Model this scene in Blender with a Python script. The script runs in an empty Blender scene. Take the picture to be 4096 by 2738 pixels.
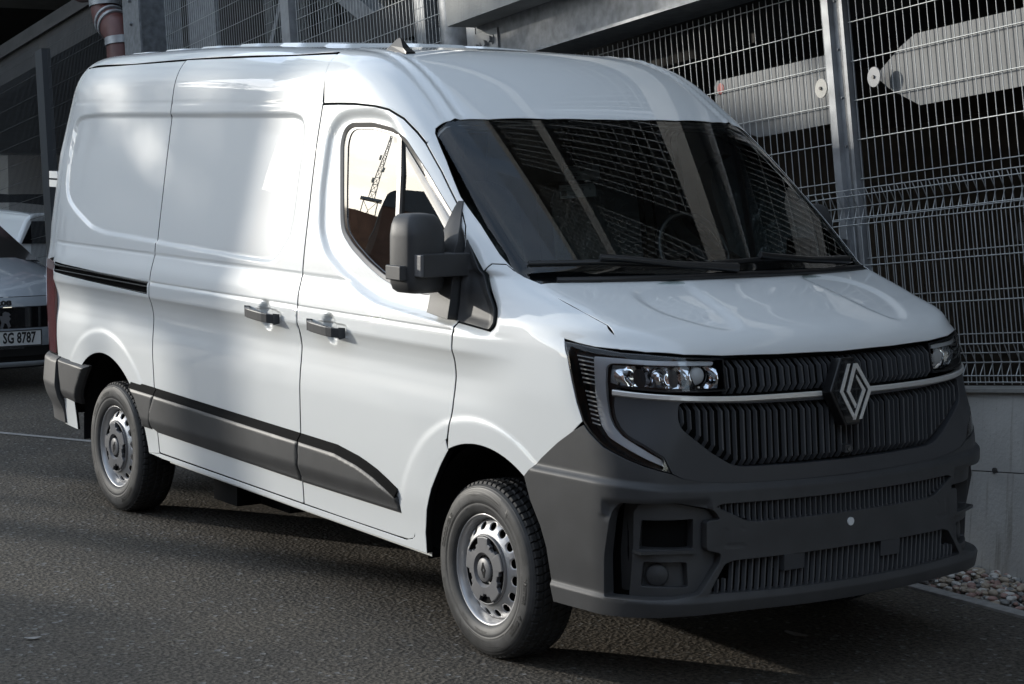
import bpy, math, random
import numpy as np
from mathutils import Vector, Matrix
from mathutils.geometry import delaunay_2d_cdt
random.seed(7); rng = np.random.default_rng(11)
sc = bpy.context.scene
COL = sc.collection
# ------------------------------------------------------------------ camera
cam_d = bpy.data.cameras.new('camera'); cam = bpy.data.objects.new('camera', cam_d); COL.objects.link(cam); sc.camera = cam
cam_d.sensor_width = 36.0; cam_d.lens = 36.0 * 7959.15 / 4096.0; cam_d.clip_end = 900; cam_d.clip_start = .05
_R = ((0.56755063, 0.82329008, 0.0089287), (0.09159699, -0.0523595, -0.99441866), (-0.81822752, 0.56520078, -0.10512756))
_m = Matrix((_R[0], [-v for v in _R[1]], [-v for v in _R[2]])).transposed().to_4x4()
_m.translation = (6.34807, -5.22934, 2.0533)
cam.matrix_world = _m
# ------------------------------------------------------------------ sky, sun, exposure
SUN_EL = math.radians(10.5); SUN_AZ = math.radians(180 + 29.5)     # direction towards the sun, from +X
sd = Vector((math.cos(SUN_EL) * math.cos(SUN_AZ), math.cos(SUN_EL) * math.sin(SUN_AZ), math.sin(SUN_EL)))
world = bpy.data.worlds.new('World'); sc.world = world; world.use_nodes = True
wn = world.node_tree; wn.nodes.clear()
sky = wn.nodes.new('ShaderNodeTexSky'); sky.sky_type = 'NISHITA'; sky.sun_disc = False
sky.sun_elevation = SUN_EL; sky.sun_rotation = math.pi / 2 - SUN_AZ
sky.air_density = 0.75; sky.dust_density = 0.5; sky.ozone_density = 2.4
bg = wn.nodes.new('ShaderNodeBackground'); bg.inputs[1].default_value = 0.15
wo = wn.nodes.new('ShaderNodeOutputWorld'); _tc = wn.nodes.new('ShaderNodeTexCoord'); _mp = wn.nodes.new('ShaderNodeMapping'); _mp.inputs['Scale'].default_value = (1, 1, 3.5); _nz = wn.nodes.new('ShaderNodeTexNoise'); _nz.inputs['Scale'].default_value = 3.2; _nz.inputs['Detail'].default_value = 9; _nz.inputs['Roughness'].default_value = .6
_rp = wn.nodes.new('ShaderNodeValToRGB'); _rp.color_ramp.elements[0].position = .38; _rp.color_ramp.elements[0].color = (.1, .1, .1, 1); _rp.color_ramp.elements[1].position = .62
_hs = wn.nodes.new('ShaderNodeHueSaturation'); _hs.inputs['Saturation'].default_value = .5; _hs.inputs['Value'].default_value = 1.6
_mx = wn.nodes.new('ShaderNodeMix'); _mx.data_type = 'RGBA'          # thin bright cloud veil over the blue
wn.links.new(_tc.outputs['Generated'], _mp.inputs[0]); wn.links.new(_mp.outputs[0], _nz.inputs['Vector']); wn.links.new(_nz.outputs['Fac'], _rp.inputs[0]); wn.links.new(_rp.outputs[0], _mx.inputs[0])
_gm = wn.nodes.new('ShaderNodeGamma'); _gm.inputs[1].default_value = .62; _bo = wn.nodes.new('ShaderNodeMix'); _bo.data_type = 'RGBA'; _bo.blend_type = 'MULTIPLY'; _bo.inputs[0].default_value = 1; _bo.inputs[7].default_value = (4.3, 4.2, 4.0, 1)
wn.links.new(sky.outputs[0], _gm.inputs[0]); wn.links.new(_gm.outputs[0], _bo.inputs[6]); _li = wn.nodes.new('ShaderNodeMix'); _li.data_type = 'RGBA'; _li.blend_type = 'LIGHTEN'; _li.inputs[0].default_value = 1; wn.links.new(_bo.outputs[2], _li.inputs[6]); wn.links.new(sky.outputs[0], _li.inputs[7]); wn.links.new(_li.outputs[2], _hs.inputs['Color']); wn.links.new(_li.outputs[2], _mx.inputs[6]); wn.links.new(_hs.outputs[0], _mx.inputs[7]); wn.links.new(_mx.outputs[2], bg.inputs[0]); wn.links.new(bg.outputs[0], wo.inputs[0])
sl = bpy.data.lights.new('sun', 'SUN'); sl.energy = 2.9; sl.angle = math.radians(.53); sl.color = (1, .95, .86)
so = bpy.data.objects.new('sun', sl); COL.objects.link(so); so.rotation_euler = sd.to_track_quat('Z', 'Y').to_euler(); so.location = (-20, -15, 20)
vs = sc.view_settings; vs.view_transform = 'Standard'; vs.look = 'None'; vs.gamma = 1; vs.use_curve_mapping = False; vs.exposure = 0.12
# ------------------------------------------------------------------ materials
def mat(name, col, rough=.5, metal=0., coat=0., spec=.5, noise=0., nscale=40., bump=0., bscale=200., bdist=.001, coatr=.03, alpha=1.):
    m = bpy.data.materials.new(name); m.use_nodes = True; nt = m.node_tree; b = nt.nodes['Principled BSDF']
    b.inputs['Base Color'].default_value = (*col, 1); b.inputs['Roughness'].default_value = rough; b.inputs['Metallic'].default_value = metal
    b.inputs['Coat Weight'].default_value = coat; b.inputs['Coat IOR'].default_value = 1.65; b.inputs['Coat Roughness'].default_value = coatr; b.inputs['Specular IOR Level'].default_value = spec
    tc = nt.nodes.new('ShaderNodeTexCoord')
    if noise:
        n = nt.nodes.new('ShaderNodeTexNoise'); n.inputs['Scale'].default_value = nscale; n.inputs['Detail'].default_value = 6
        r = nt.nodes.new('ShaderNodeValToRGB'); r.color_ramp.elements[0].position = .3; r.color_ramp.elements[1].position = .7
        r.color_ramp.elements[0].color = (*[c * (1 - noise) for c in col], 1); r.color_ramp.elements[1].color = (*[min(1, c * (1 + noise)) for c in col], 1)
        nt.links.new(tc.outputs['Object'], n.inputs['Vector']); nt.links.new(n.outputs['Fac'], r.inputs['Fac']); nt.links.new(r.outputs[0], b.inputs['Base Color'])
    if bump:
        n2 = nt.nodes.new('ShaderNodeTexNoise'); n2.inputs['Scale'].default_value = bscale; n2.inputs['Detail'].default_value = 4
        bp = nt.nodes.new('ShaderNodeBump'); bp.inputs['Strength'].default_value = bump; bp.inputs['Distance'].default_value = bdist
        nt.links.new(tc.outputs['Object'], n2.inputs['Vector']); nt.links.new(n2.outputs['Fac'], bp.inputs['Height']); nt.links.new(bp.outputs[0], b.inputs['Normal'])
    return m
def glassmat(name, tint, ior=1.52, rough=0.):
    m = bpy.data.materials.new(name); m.use_nodes = True; nt = m.node_tree; nt.nodes.clear()
    o = nt.nodes.new('ShaderNodeOutputMaterial'); mx = nt.nodes.new('ShaderNodeMixShader'); fr = nt.nodes.new('ShaderNodeFresnel'); fr.inputs[0].default_value = ior
    t = nt.nodes.new('ShaderNodeBsdfTransparent'); t.inputs[0].default_value = (*tint, 1); g = nt.nodes.new('ShaderNodeBsdfGlossy'); g.inputs['Roughness'].default_value = rough
    nt.links.new(fr.outputs[0], mx.inputs[0]); nt.links.new(t.outputs[0], mx.inputs[1]); nt.links.new(g.outputs[0], mx.inputs[2]); nt.links.new(mx.outputs[0], o.inputs[0])
    return m
M = {}
M['paint'] = mat('white_car_paint', (.74, .765, .765), .45, coat=1., coatr=.008)
M['plastic'] = mat('grained_dark_plastic', (.045, .046, .048), .50, spec=.45, noise=.12, nscale=9, bump=.35, bscale=900, bdist=.0006)
M['satin'] = mat('satin_dark_panel', (.045, .047, .052), .42, spec=.45)
M['black'] = mat('black_trim', (.010, .010, .011), .35)
M['gloss'] = mat('gloss_black', (.008, .008, .009), .08, coat=1.)
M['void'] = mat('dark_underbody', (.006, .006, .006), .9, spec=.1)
M['liner'] = mat('wheel_liner', (.018, .018, .02), .8, spec=.2)
M['rib'] = mat('grille_rib_plastic', (.075, .078, .083), .42, spec=.5)
M['chrome'] = mat('satin_chrome', (.78, .77, .74), .34, metal=.55)
M['bright'] = mat('bright_chrome', (.85, .86, .88), .05, metal=1.)
M['steel'] = mat('silver_wheel_steel', (.46, .46, .465), .40, metal=.55, coat=.25)
M['cap'] = mat('grey_hub_cap', (.13, .13, .135), .45, spec=.5, bump=.2, bscale=700, bdist=.0004)
M['rubber'] = mat('tyre_rubber', (.050, .050, .050), .55, noise=.35, nscale=14, spec=.35, bump=.2, bscale=120, bdist=.001)
M['tread'] = mat('tread_rubber', (.022, .022, .022), .65, noise=.2, nscale=30, spec=.4)
M['letter'] = mat('sidewall_lettering', (.012, .012, .012), .5)
M['glass'] = glassmat('side_window_glass', (.26, .31, .28), 2.8)
M['wglass'] = glassmat('windshield_glass', (.88, .93, .91), 1.65)
M['lens'] = glassmat('headlight_lens', (.93, .95, .97), 1.5)
M['drl'] = mat('frosted_light_strip', (.86, .88, .90), .25, coat=1.)
M['tick'] = mat('white_reflector_bar', (.88, .88, .86), .3)
M['red'] = mat('red_tail_lens', (.10, .006, .008), .08, coat=1.)
M['seal'] = mat('window_seal', (.14, .13, .12), .3, spec=.6)
M['seat'] = mat('dark_seat_fabric', (.035, .035, .038), .8)
M['film'] = mat('plastic_seat_film', (.10, .11, .11), .12, coat=1., bump=1., bscale=14, bdist=.03)
M['paper'] = mat('paper_label', (.84, .88, .86), .8)
M['ink'] = mat('label_ink', (.02, .02, .02), .8)
M['head'] = mat('cab_lining', (.22, .225, .225), .9)
M['galv'] = mat('galvanised_steel', (.20, .21, .22), .5, metal=.3, noise=.28, nscale=16)
M['galvp'] = mat('galvanised_post', (.30, .31, .32), .42, metal=.35, noise=.22, nscale=9)
M['wire'] = mat('fence_wire', (.42, .44, .44), .4, metal=.3)
M['dwire'] = mat('dark_fence_wire', (.07, .075, .08), .5, metal=.3)
M['sheet'] = mat('aluminium_sheet', (.125, .13, .132), .6, metal=.1, noise=.08, nscale=3)
M['disc'] = mat('white_plastic_disc', (.62, .58, .50), .5)
M['gdisc'] = mat('grey_plastic_disc', (.30, .30, .30), .5)
M['redm'] = mat('red_marker', (.35, .03, .025), .5)
M['pipe'] = mat('red_brown_pipe', (.085, .024, .02), .5, noise=.15, nscale=12)
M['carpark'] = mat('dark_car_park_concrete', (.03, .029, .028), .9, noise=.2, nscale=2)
M['carsilver'] = mat('grey_silver_paint', (.30, .33, .36), .35, metal=.35, coat=1.)
M['plate'] = mat('number_plate', (.62, .63, .62), .4)
M['brick'] = mat('brown_brick', (.22, .12, .08), .9, noise=.25, nscale=3)
M['render'] = mat('pale_render', (.55, .53, .48), .9)
M['winglass'] = mat('window_panes', (.03, .035, .04), .1, coat=1.)
M['curb'] = mat('kerb_concrete', (.26, .25, .235), .85, noise=.2, nscale=25, bump=.5, bscale=90, bdist=.004)
M['dirt'] = mat('dark_membrane', (.035, .033, .03), .85, noise=.3, nscale=8)
# weathered concrete
def concrete(name, col, streak=True):
    m = mat(name, col, .9, noise=.16, nscale=2.6, bump=.6, bscale=60, bdist=.004)
    nt = m.node_tree; b = nt.nodes['Principled BSDF']
    src = b.inputs['Base Color'].links[0].from_socket
    tc = nt.nodes.new('ShaderNodeTexCoord'); mp = nt.nodes.new('ShaderNodeMapping'); mp.inputs['Scale'].default_value = (34, 34, 1.6)
    n = nt.nodes.new('ShaderNodeTexNoise'); n.inputs['Scale'].default_value = 1.0; n.inputs['Detail'].default_value = 5
    r = nt.nodes.new('ShaderNodeValToRGB'); r.color_ramp.elements[0].position = .56; r.color_ramp.elements[1].position = .66
    r.color_ramp.elements[0].color = (1, 1, 1, 1); r.color_ramp.elements[1].color = (.72, .70, .67, 1)
    v = nt.nodes.new('ShaderNodeTexVoronoi'); v.inputs['Scale'].default_value = 30
    r2 = nt.nodes.new('ShaderNodeValToRGB'); r2.color_ramp.elements[0].position = .04; r2.color_ramp.elements[1].position = .09
    r2.color_ramp.elements[0].color = (.4, .4, .4, 1); r2.color_ramp.elements[1].color = (1, 1, 1, 1)
    mx = nt.nodes.new('ShaderNodeMix'); mx.data_type = 'RGBA'; mx.blend_type = 'MULTIPLY'; mx.inputs[0].default_value = 1 if streak else .3
    mx2 = nt.nodes.new('ShaderNodeMix'); mx2.data_type = 'RGBA'; mx2.blend_type = 'MULTIPLY'; mx2.inputs[0].default_value = .8
    L = nt.links.new
    L(tc.outputs['Object'], mp.inputs[0]); L(mp.outputs[0], n.inputs['Vector']); L(n.outputs['Fac'], r.inputs[0]); L(src, mx.inputs[6]); L(r.outputs[0], mx.inputs[7])
    L(tc.outputs['Object'], v.inputs['Vector']); L(v.outputs['Distance'], r2.inputs[0]); L(mx.outputs[2], mx2.inputs[6]); L(r2.outputs[0], mx2.inputs[7]); L(mx2.outputs[2], b.inputs['Base Color'])
    return m
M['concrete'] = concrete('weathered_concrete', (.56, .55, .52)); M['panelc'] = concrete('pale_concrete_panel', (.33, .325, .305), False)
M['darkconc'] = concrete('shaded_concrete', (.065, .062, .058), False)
def asphalt():
    m = bpy.data.materials.new('asphalt'); m.use_nodes = True; nt = m.node_tree; b = nt.nodes['Principled BSDF']; L = nt.links.new
    tc = nt.nodes.new('ShaderNodeTexCoord')
    v = nt.nodes.new('ShaderNodeTexVoronoi'); v.inputs['Scale'].default_value = 55; v.inputs['Randomness'].default_value = 1
    n = nt.nodes.new('ShaderNodeTexNoise'); n.inputs['Scale'].default_value = 1.3; n.inputs['Detail'].default_value = 7; n.inputs['Roughness'].default_value = .6
    nf = nt.nodes.new('ShaderNodeTexNoise'); nf.inputs['Scale'].default_value = 46; nf.inputs['Detail'].default_value = 5; nf.inputs['Roughness'].default_value = .75
    r = nt.nodes.new('ShaderNodeValToRGB'); e = r.color_ramp.elements; e[0].position = .36; e[0].color = (.018, .016, .014, 1); e[1].position = .68; e[1].color = (.165, .146, .120, 1)
    r2 = nt.nodes.new('ShaderNodeValToRGB'); e = r2.color_ramp.elements; e[0].position = .3; e[0].color = (.72, .72, .73, 1); e[1].position = .7; e[1].color = (1.18, 1.13, 1.06, 1)
    sp = nt.nodes.new('ShaderNodeSeparateColor'); r3 = nt.nodes.new('ShaderNodeValToRGB'); e = r3.color_ramp.elements; e[0].position = .955; e[0].color = (0, 0, 0, 1); e[1].position = .985; e[1].color = (1, 1, 1, 1)
    mx = nt.nodes.new('ShaderNodeMix'); mx.data_type = 'RGBA'; mx.blend_type = 'MULTIPLY'; mx.inputs[0].default_value = 1
    mx2 = nt.nodes.new('ShaderNodeMix'); mx2.data_type = 'RGBA'; mx2.inputs[7].default_value = (.17, .165, .155, 1)
    bp = nt.nodes.new('ShaderNodeBump'); bp.inputs['Strength'].default_value = 1.; bp.inputs['Distance'].default_value = .008
    bp2 = nt.nodes.new('ShaderNodeBump'); bp2.inputs['Strength'].default_value = .5; bp2.inputs['Distance'].default_value = .05
    ad = nt.nodes.new('ShaderNodeMath'); ad.operation = 'ADD'
    L(tc.outputs['Object'], v.inputs['Vector']); L(tc.outputs['Object'], n.inputs['Vector']); L(tc.outputs['Object'], nf.inputs['Vector'])
    L(nf.outputs['Fac'], r.inputs[0]); L(n.outputs['Fac'], r2.inputs[0]); L(r.outputs[0], mx.inputs[6]); L(r2.outputs[0], mx.inputs[7])
    L(v.outputs['Color'], sp.inputs[0]); L(sp.outputs[0], r3.inputs[0]); L(r3.outputs[0], mx2.inputs[0]); L(mx.outputs[2], mx2.inputs[6]); L(mx2.outputs[2], b.inputs['Base Color'])
    L(v.outputs['Distance'], ad.inputs[0]); L(nf.outputs['Fac'], ad.inputs[1]); L(ad.outputs[0], bp.inputs['Height']); L(n.outputs['Fac'], bp2.inputs['Height']); L(bp2.outputs[0], bp.inputs['Normal']); L(bp.outputs[0], b.inputs['Normal'])
    b.inputs['Roughness'].default_value = .8; b.inputs['Specular IOR Level'].default_value = .3
    return m
M['asphalt'] = asphalt()
# ------------------------------------------------------------------ object helpers
def link(name, me, parent=None, **kw):
    o = bpy.data.objects.new(name, me); COL.objects.link(o)
    if parent is not None: o.parent = parent
    for k, v in kw.items(): o[k] = v
    return o
def mesh(name, V, Fc, m=None, parent=None, smooth=False, mi=None, **kw):
    me = bpy.data.meshes.new(name); me.from_pydata([tuple(map(float, v)) for v in V], [], [tuple(map(int, f)) for f in Fc])
    for k in (m if isinstance(m, (list, tuple)) else [m]):
        if k is not None: me.materials.append(k if not isinstance(k, str) else M[k])
    if mi is not None: me.polygons.foreach_set('material_index', np.array(mi, dtype=np.int32))
    if smooth is not False:
        me.polygons.foreach_set('use_smooth', [True] * len(me.polygons) if smooth is True else list(smooth))
    me.update()
    return link(name, me, parent, **kw)
class MB:
    def __init__(s): s.V = []; s.F = []; s.S = []; s.MI = []
    def add(s, V, Fc, smooth=False, mi=0):
        n = len(s.V); s.V += [tuple(v) for v in V]; s.F += [tuple(i + n for i in f) for f in Fc]; s.S += [smooth] * len(Fc); s.MI += [mi] * len(Fc); return s
    def box(s, x0, x1, y0, y1, z0, z1, T=None, mi=0):
        V = [(x, y, z) for z in (z0, z1) for y in (y0, y1) for x in (x0, x1)]
        if T is not None: V = [T(*v) for v in V]
        return s.add(V, [(0, 2, 3, 1), (4, 5, 7, 6), (0, 1, 5, 4), (2, 6, 7, 3), (0, 4, 6, 2), (1, 3, 7, 5)], False, mi)
    def tube(s, P, r, n=8, closed=False, mi=0, caps=True):
        P = [Vector(p) for p in P]; N = len(P); rs = r if hasattr(r, '__len__') else [r] * N
        rings = []; up = None
        for i in range(N):
            if closed: t = (P[(i + 1) % N] - P[i - 1]).normalized()
            else: t = (P[min(i + 1, N - 1)] - P[max(i - 1, 0)]).normalized()
            if up is None: up = t.orthogonal().normalized()
            up = (up - t * up.dot(t)).normalized(); b = t.cross(up)
            rings.append([P[i] + (up * math.cos(2 * math.pi * k / n) + b * math.sin(2 * math.pi * k / n)) * rs[i] for k in range(n)])
        V = [v for rg in rings for v in rg]; Fc = []
        for i in range(N if closed else N - 1):
            j = (i + 1) % N
            for k in range(n): Fc.append((i * n + k, i * n + (k + 1) % n, j * n + (k + 1) % n, j * n + k))
        s.add(V, Fc, n > 4, mi)
        if caps and not closed: s.add(rings[0], [tuple(reversed(range(n)))], False, mi); s.add(rings[-1], [tuple(range(n))], False, mi)
        return s
    def prism(s, poly, ext, mi=0, smooth=False):   # poly: 3D loop, ext: vector
        n = len(poly); e = Vector(ext); A = [Vector(p) for p in poly]; B = [p + e for p in A]
        s.add(A + B, [tuple(range(n)), tuple(reversed(range(n, 2 * n)))] + [(i, n + i, n + (i + 1) % n, (i + 1) % n) for i in range(n)], smooth, mi); return s
    def build(s, name, m, parent=None, **kw): return mesh(name, s.V, s.F, m, parent, s.S, s.MI, **kw)
def thing(name, label, cat, loc=(0, 0, 0), group=None, parent=None):
    o = bpy.data.objects.new(name, None); COL.objects.link(o); o.location = loc; o['label'] = label; o['category'] = cat
    if group: o['group'] = group
    return o
def adopt(root, objs):
    for o in objs: o.parent = root; o.matrix_parent_inverse = Matrix.Translation(-Vector(root.location))
# ------------------------------------------------------------------ ground and setting
MB().box(-60, 40, -60, 1.32, -.3, 0).build('ground', 'asphalt', kind='structure')
MB().box(-60, 40, 1.32, 1.40, -.3, .012).build('pebble_bed_edge', 'curb', kind='structure', )
MB().box(-60, 40, 1.40, 2.6, -.3, -.02).build('pebble_bed_base', 'dirt', kind='structure')
MB().add([(-7.6, -1.075, .004), (-5.2, .27, .004), (-5.17, .22, .004), (-7.57, -1.125, .004)], [(0, 1, 2, 3)]).build('joint_strip', 'curb', kind='structure')
# pebbles
def ico():
    import bmesh
    bm = bmesh.new(); bmesh.ops.create_icosphere(bm, subdivisions=2, radius=1); bm.verts.ensure_lookup_table()
    V = np.array([v.co[:] for v in bm.verts]); Fc = [tuple(v.index for v in f.verts) for f in bm.faces]; bm.free(); return V, Fc
IV, IF = ico()
pm = [mat('pebble_tan', (.36, .30, .23), .55, noise=.3, nscale=30), mat('pebble_white', (.55, .53, .49), .5, noise=.2, nscale=30), mat('pebble_grey', (.20, .20, .19), .55, noise=.3, nscale=30), mat('pebble_rose', (.30, .19, .16), .55, noise=.3, nscale=30)]
b = MB()
for layer in range(3):
    for i in range(1300):
        x = rng.uniform(-2.2, 1.6); y = rng.uniform(1.42, 2.05); z = -.005 + -.006 + .015 * layer + .06 * max(0, y - 1.6)
        if y > 1.787 - (x - .33) * .12 + .02: continue
        s_ = rng.uniform(.010, .021); S3 = np.array([s_ * rng.uniform(1, 1.7), s_ * rng.uniform(.8, 1.2), s_ * rng.uniform(.55, .8)])
        a = rng.uniform(0, 6.28); ca, sa = math.cos(a), math.sin(a); V = IV * (1 + .10 * np.sin(IV @ rng.uniform(-3, 3, (3, 1)) * 2)) * S3
        V = np.column_stack([V[:, 0] * ca - V[:, 1] * sa, V[:, 0] * sa + V[:, 1] * ca, V[:, 2]]) + (x, y, z)
        b.add(V, IF, True, int(rng.choice(4, p=[.35, .25, .22, .18])))
b.build('pebble_strip', pm, kind='stuff', label='mixed river pebbles in the strip along the concrete wall', category='pebbles')
for i, (x, y, a, L_, lab) in enumerate(((1.16, -.63, .3, .05, 'pale curled leaf on the asphalt in front of the bumper'), (.42, .30, .2, .06, 'thin dry leaf lying in the shade under the front bumper'), (-1.2, -2.35, 1.2, .035, 'small grey stone chip on the asphalt left of the front wheel'), (-3.25, -1.95, .4, .04, 'pale stone chip on the sunlit asphalt below the rear wheel'), (.75, -2.6, 2.2, .05, 'dry twig scrap at the bottom of the picture'))):
    w = MB(); P = [(x + L_ * (math.cos(t_) * math.cos(a) - .35 * math.sin(t_) * math.sin(a)), y + L_ * (math.cos(t_) * math.sin(a) + .35 * math.sin(t_) * math.cos(a)), .004 + .006 * abs(math.cos(t_))) for t_ in np.linspace(0, 2 * math.pi, 10)[:-1]]
    w.prism(P, (0, 0, .002)); w.build('dry_leaf', 'curb', label=lab, category='leaf', group='scraps lying on the asphalt')
# ------------------------------------------------------------------ car park structure (level, so it leans against the sloping yard)
Hf = np.array([0.98634, -0.1191, 0.1144]); Hf /= np.linalg.norm(Hf); Vf = np.array([-0.184, 0.0271, 0.9826]); Vf /= np.linalg.norm(Vf)
Nf = np.cross(Vf, Hf); Nf /= np.linalg.norm(Nf)      # into the car park
Hl = np.array([0.98634, -0.1191, 0.1144]) ; P0 = np.array([.331, 1.787, 0])
def S(a, d, b): return tuple(P0 + a * Hf + d * Nf + b * Vf)   # along, depth (into the building), up
def sbox(m, a0, a1, d0, d1, b0, b1, mi=0): return m.box(a0, a1, d0, d1, b0, b1, lambda x, y, z: S(x, y, z), mi)
wall = thing('concrete_wall', 'low pale concrete wall with drip stains below the mesh fence', 'wall', S(0, 0, 0))
w = MB(); sbox(w, -30, 6, 0, .25, -3.5, .52); w1 = w.build('wall_base', 'concrete')
w = MB(); sbox(w, -30, 6, .006, .25, .526, .895); w2 = w.build('wall_top_pour', 'concrete')
w = MB(); sbox(w, -30, 6, -.012, .27, .895, .913); w3 = w.build('coping', 'panelc')
w = MB()
for aa in (-.13, 1.2, 2.5, -1.5): w.tube([S(aa, -.004, .53), S(aa, .012, .53)], .014, 12)
w4 = w.build('formwork_tie_mark', 'darkconc'); adopt(wall, [w1, w2, w3, w4])
def wires(m, a0, a1, step, bs, b0, b1, d, folds=(), r=.0026, fold_d=.035, top_spike=0.):
    n = int(round((a1 - a0) / step))
    for i in range(n + 1):
        a = a0 + i * step; P = [(a, d, b0)]
        for f0, f1, f2 in folds: P += [(a, d, f0), (a, d + fold_d * .35, f0 * .62 + f1 * .38), (a, d + fold_d, f1 + .004), (a, d + fold_d, f1 - .004), (a, d + fold_d * .35, f2 * .62 + f1 * .38), (a, d, f2)]
        P.append((a, d, b1 + top_spike))
        m.tube([S(*p) for p in P], r, 5, caps=False)
    for bb in bs:
        dd = d - r * 2
        for f0, f1, f2 in folds:
            if abs(bb - f1) < .004: dd = d + fold_d - r * 2
        m.tube([S(a0 - .01, dd, bb), S(a1 + .01, dd, bb)], r * 1.15, 5)
def fence(name, label, args, posts=(), m='wire', group='wire mesh fence panels', loc=None):
    t = thing(name, label, 'fence', loc or S(args[0][0], 0, .9), group=group)
    ob = []
    for a in args:
        mm = MB(); wires(mm, *a[:7], **(a[7] if len(a) > 7 else {})); ob.append(mm.build('wire_mesh', m, kind='stuff'))
    for p in posts:
        mm = MB(); sbox(mm, *p); ob.append(mm.build('post', 'galvp' if m == 'wire' else 'dwire'))
    adopt(t, ob); return t
fence('mesh_fence', 'lower galvanised mesh panel with zigzag folds in front of the right post',
      [(-1.78, 4.1, .0605, (.946, .976, 1.037, 1.124, 1.326, 1.53, 1.738, 1.772, 1.83, 1.885, 1.915), .946, 1.915, -.075, dict(folds=((.976, 1.037, 1.124), (1.738, 1.83, 1.915))))])
fence('mesh_fence', 'tall straight mesh panel right of the bright post, over the grey arrow sheet',
      [(-.96, 4.1, .0605, [1.08, 1.17, 1.375, 1.57] + [1.774 + .2013 * k for k in range(12)], .93, 4.1, .03)],
      posts=[(-1.02, -.975, .0, .05, .9, 6.2)])
fence('mesh_fence', 'tall straight mesh panel left of the bright post, over the rounded grey sheet',
      [(-5.0, -1.12, .0605, [1.17, 1.375, 1.57] + [1.774 + .2013 * k for k in range(7)], .93, 3.02, .03)])
fence('mesh_fence', 'mesh panel above the van roof, between the thick column and the slim post',
      [(-8.42, -5.62, .0605, [2.4 + .2013 * k for k in range(12)], 2.2, 4.7, .03)])
fence('mesh_fence', 'mesh panel above the sliding door between two slim posts',
      [(-11.9, -8.7, .0605, [2.4 + .2013 * k for k in range(14)], 2.2, 5.2, .03)], posts=[(-8.66, -8.47, -.02, .06, .9, 6.0)])
fence('mesh_fence', 'dark mesh panel with spiked top beside the red drain pipe',
      [(-16.45, -12.8, .0605, [2.23 + .25 * k for k in range(12)], 1.2, 4.98, .03, dict(top_spike=.10))], m='dwire')
fence('mesh_fence', 'dark mesh panel with spiked top at the left edge of the picture',
      [(-24, -16.85, .0605, [2.23 + .25 * k for k in range(12)], .9, 4.98, .03, dict(top_spike=.10))], m='dwire', posts=[(-16.82, -16.5, -.03, .08, .9, 4.98)])
# posts, columns and beams
t = thing('steel_post', 'bright galvanised angle post standing in the right-hand mesh fence', 'post', S(-1.09, 0, .9))
w = MB(); sbox(w, -1.108, -1.062, -.03, -.022, .9, 7); sbox(w, -1.062, -1.054, -.03, .05, .9, 7); sbox(w, -1.054, -1.0, .0, .008, .9, 7)
o1 = w.build('angle_profile', 'galvp')
o2 = []
for bb in (1.9, 2.15, 2.4, 2.65, 2.9): w = MB(); w.tube([S(-1.03, .0, bb), S(-1.03, -.01, bb)], .006, 8); o2.append(w.build('rivet', 'galv'))
adopt(t, [o1] + o2)
def column(a0, a1, label, d0=-.1, d1=.2, b1=11.9, round_=False, bolts=()):
    t = thing('steel_column', label, 'column', S(a0, 0, .9), group='steel columns of the car park'); w = MB()
    if round_: w.tube([S((a0 + a1) / 2, .05, -3), S((a0 + a1) / 2, .05, b1)], (a1 - a0) / 2, 24)
    else:
        sbox(w, a0, a1, d0, d0 + .02, -3, b1); sbox(w, a0, a1, d1 - .02, d1, -3, b1); sbox(w, (a0 + a1) / 2 - .01, (a0 + a1) / 2 + .01, d0 + .02, d1 - .02, -3, b1)
    ob = [w.build('shaft', 'galv')]
    for aa, bb in bolts:
        w = MB(); w.tube([S(aa, d0, bb), S(aa, d0 - .03, bb)], .02, 6); ob.append(w.build('bolt_head', 'galv'))
    adopt(t, ob)
column(-5.53, -5.22, 'round galvanised column directly above the roof antenna', round_=True)
column(-12.74, -12.2, 'wide bolted steel column between the red pipe and the mesh', d0=-.15, d1=.3, bolts=((-12.45, 4.62), (-12.45, 4.86)))
column(5.65, 5.87, 'second round galvanised column beyond the right edge of the photo', round_=True)
column(10.8, 11.1, 'far round galvanised column beyond the right edge', round_=True)
t = thing('flat_post', 'slim flat galvanised post beside the round column', 'post', S(-5.1, 0, 2)); w = MB(); sbox(w, -5.175, -5.045, -.02, .04, .9, 11.9); adopt(t, [w.build('flat_bar', 'galvp')])
t = thing('steel_beam', 'large galvanised beam with wide lower flange over the van roof', 'beam', S(-5, 0, 3.3))
ob = []
w = MB(); sbox(w, -5.03, 11, -.02, 0.0, 3.078, 3.52); ob.append(w.build('web', 'galv'))
w = MB(); sbox(w, -5.03, 11, -.20, .12, 3.06, 3.078); ob.append(w.build('lower_flange', 'galv'))
w = MB(); sbox(w, -5.05, -4.69, -.035, -.021, 3.08, 3.35); ob.append(w.build('end_plate', 'galvp'))
for aa, bb in ((-4.97, 3.25), (-4.85, 3.26), (-4.77, 3.28), (-4.77, 3.19)):
    w = MB(); w.tube([S(aa, -.035, bb), S(aa, -.065, bb)], .024, 6); w.tube([S(aa, -.035, bb), S(aa, -.042, bb)], .034, 16); ob.append(w.build('bolt', 'galvp'))
adopt(t, ob)
t = thing('parapet', 'pale concrete parapet panel lying along the top of the beam', 'panel', S(-5, 0, 3.4))
w = MB(); sbox(w, -5.03, 11, -.24, -.03, 3.40, 3.74); adopt(t, [w.build('slab', 'panelc')])
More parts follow.
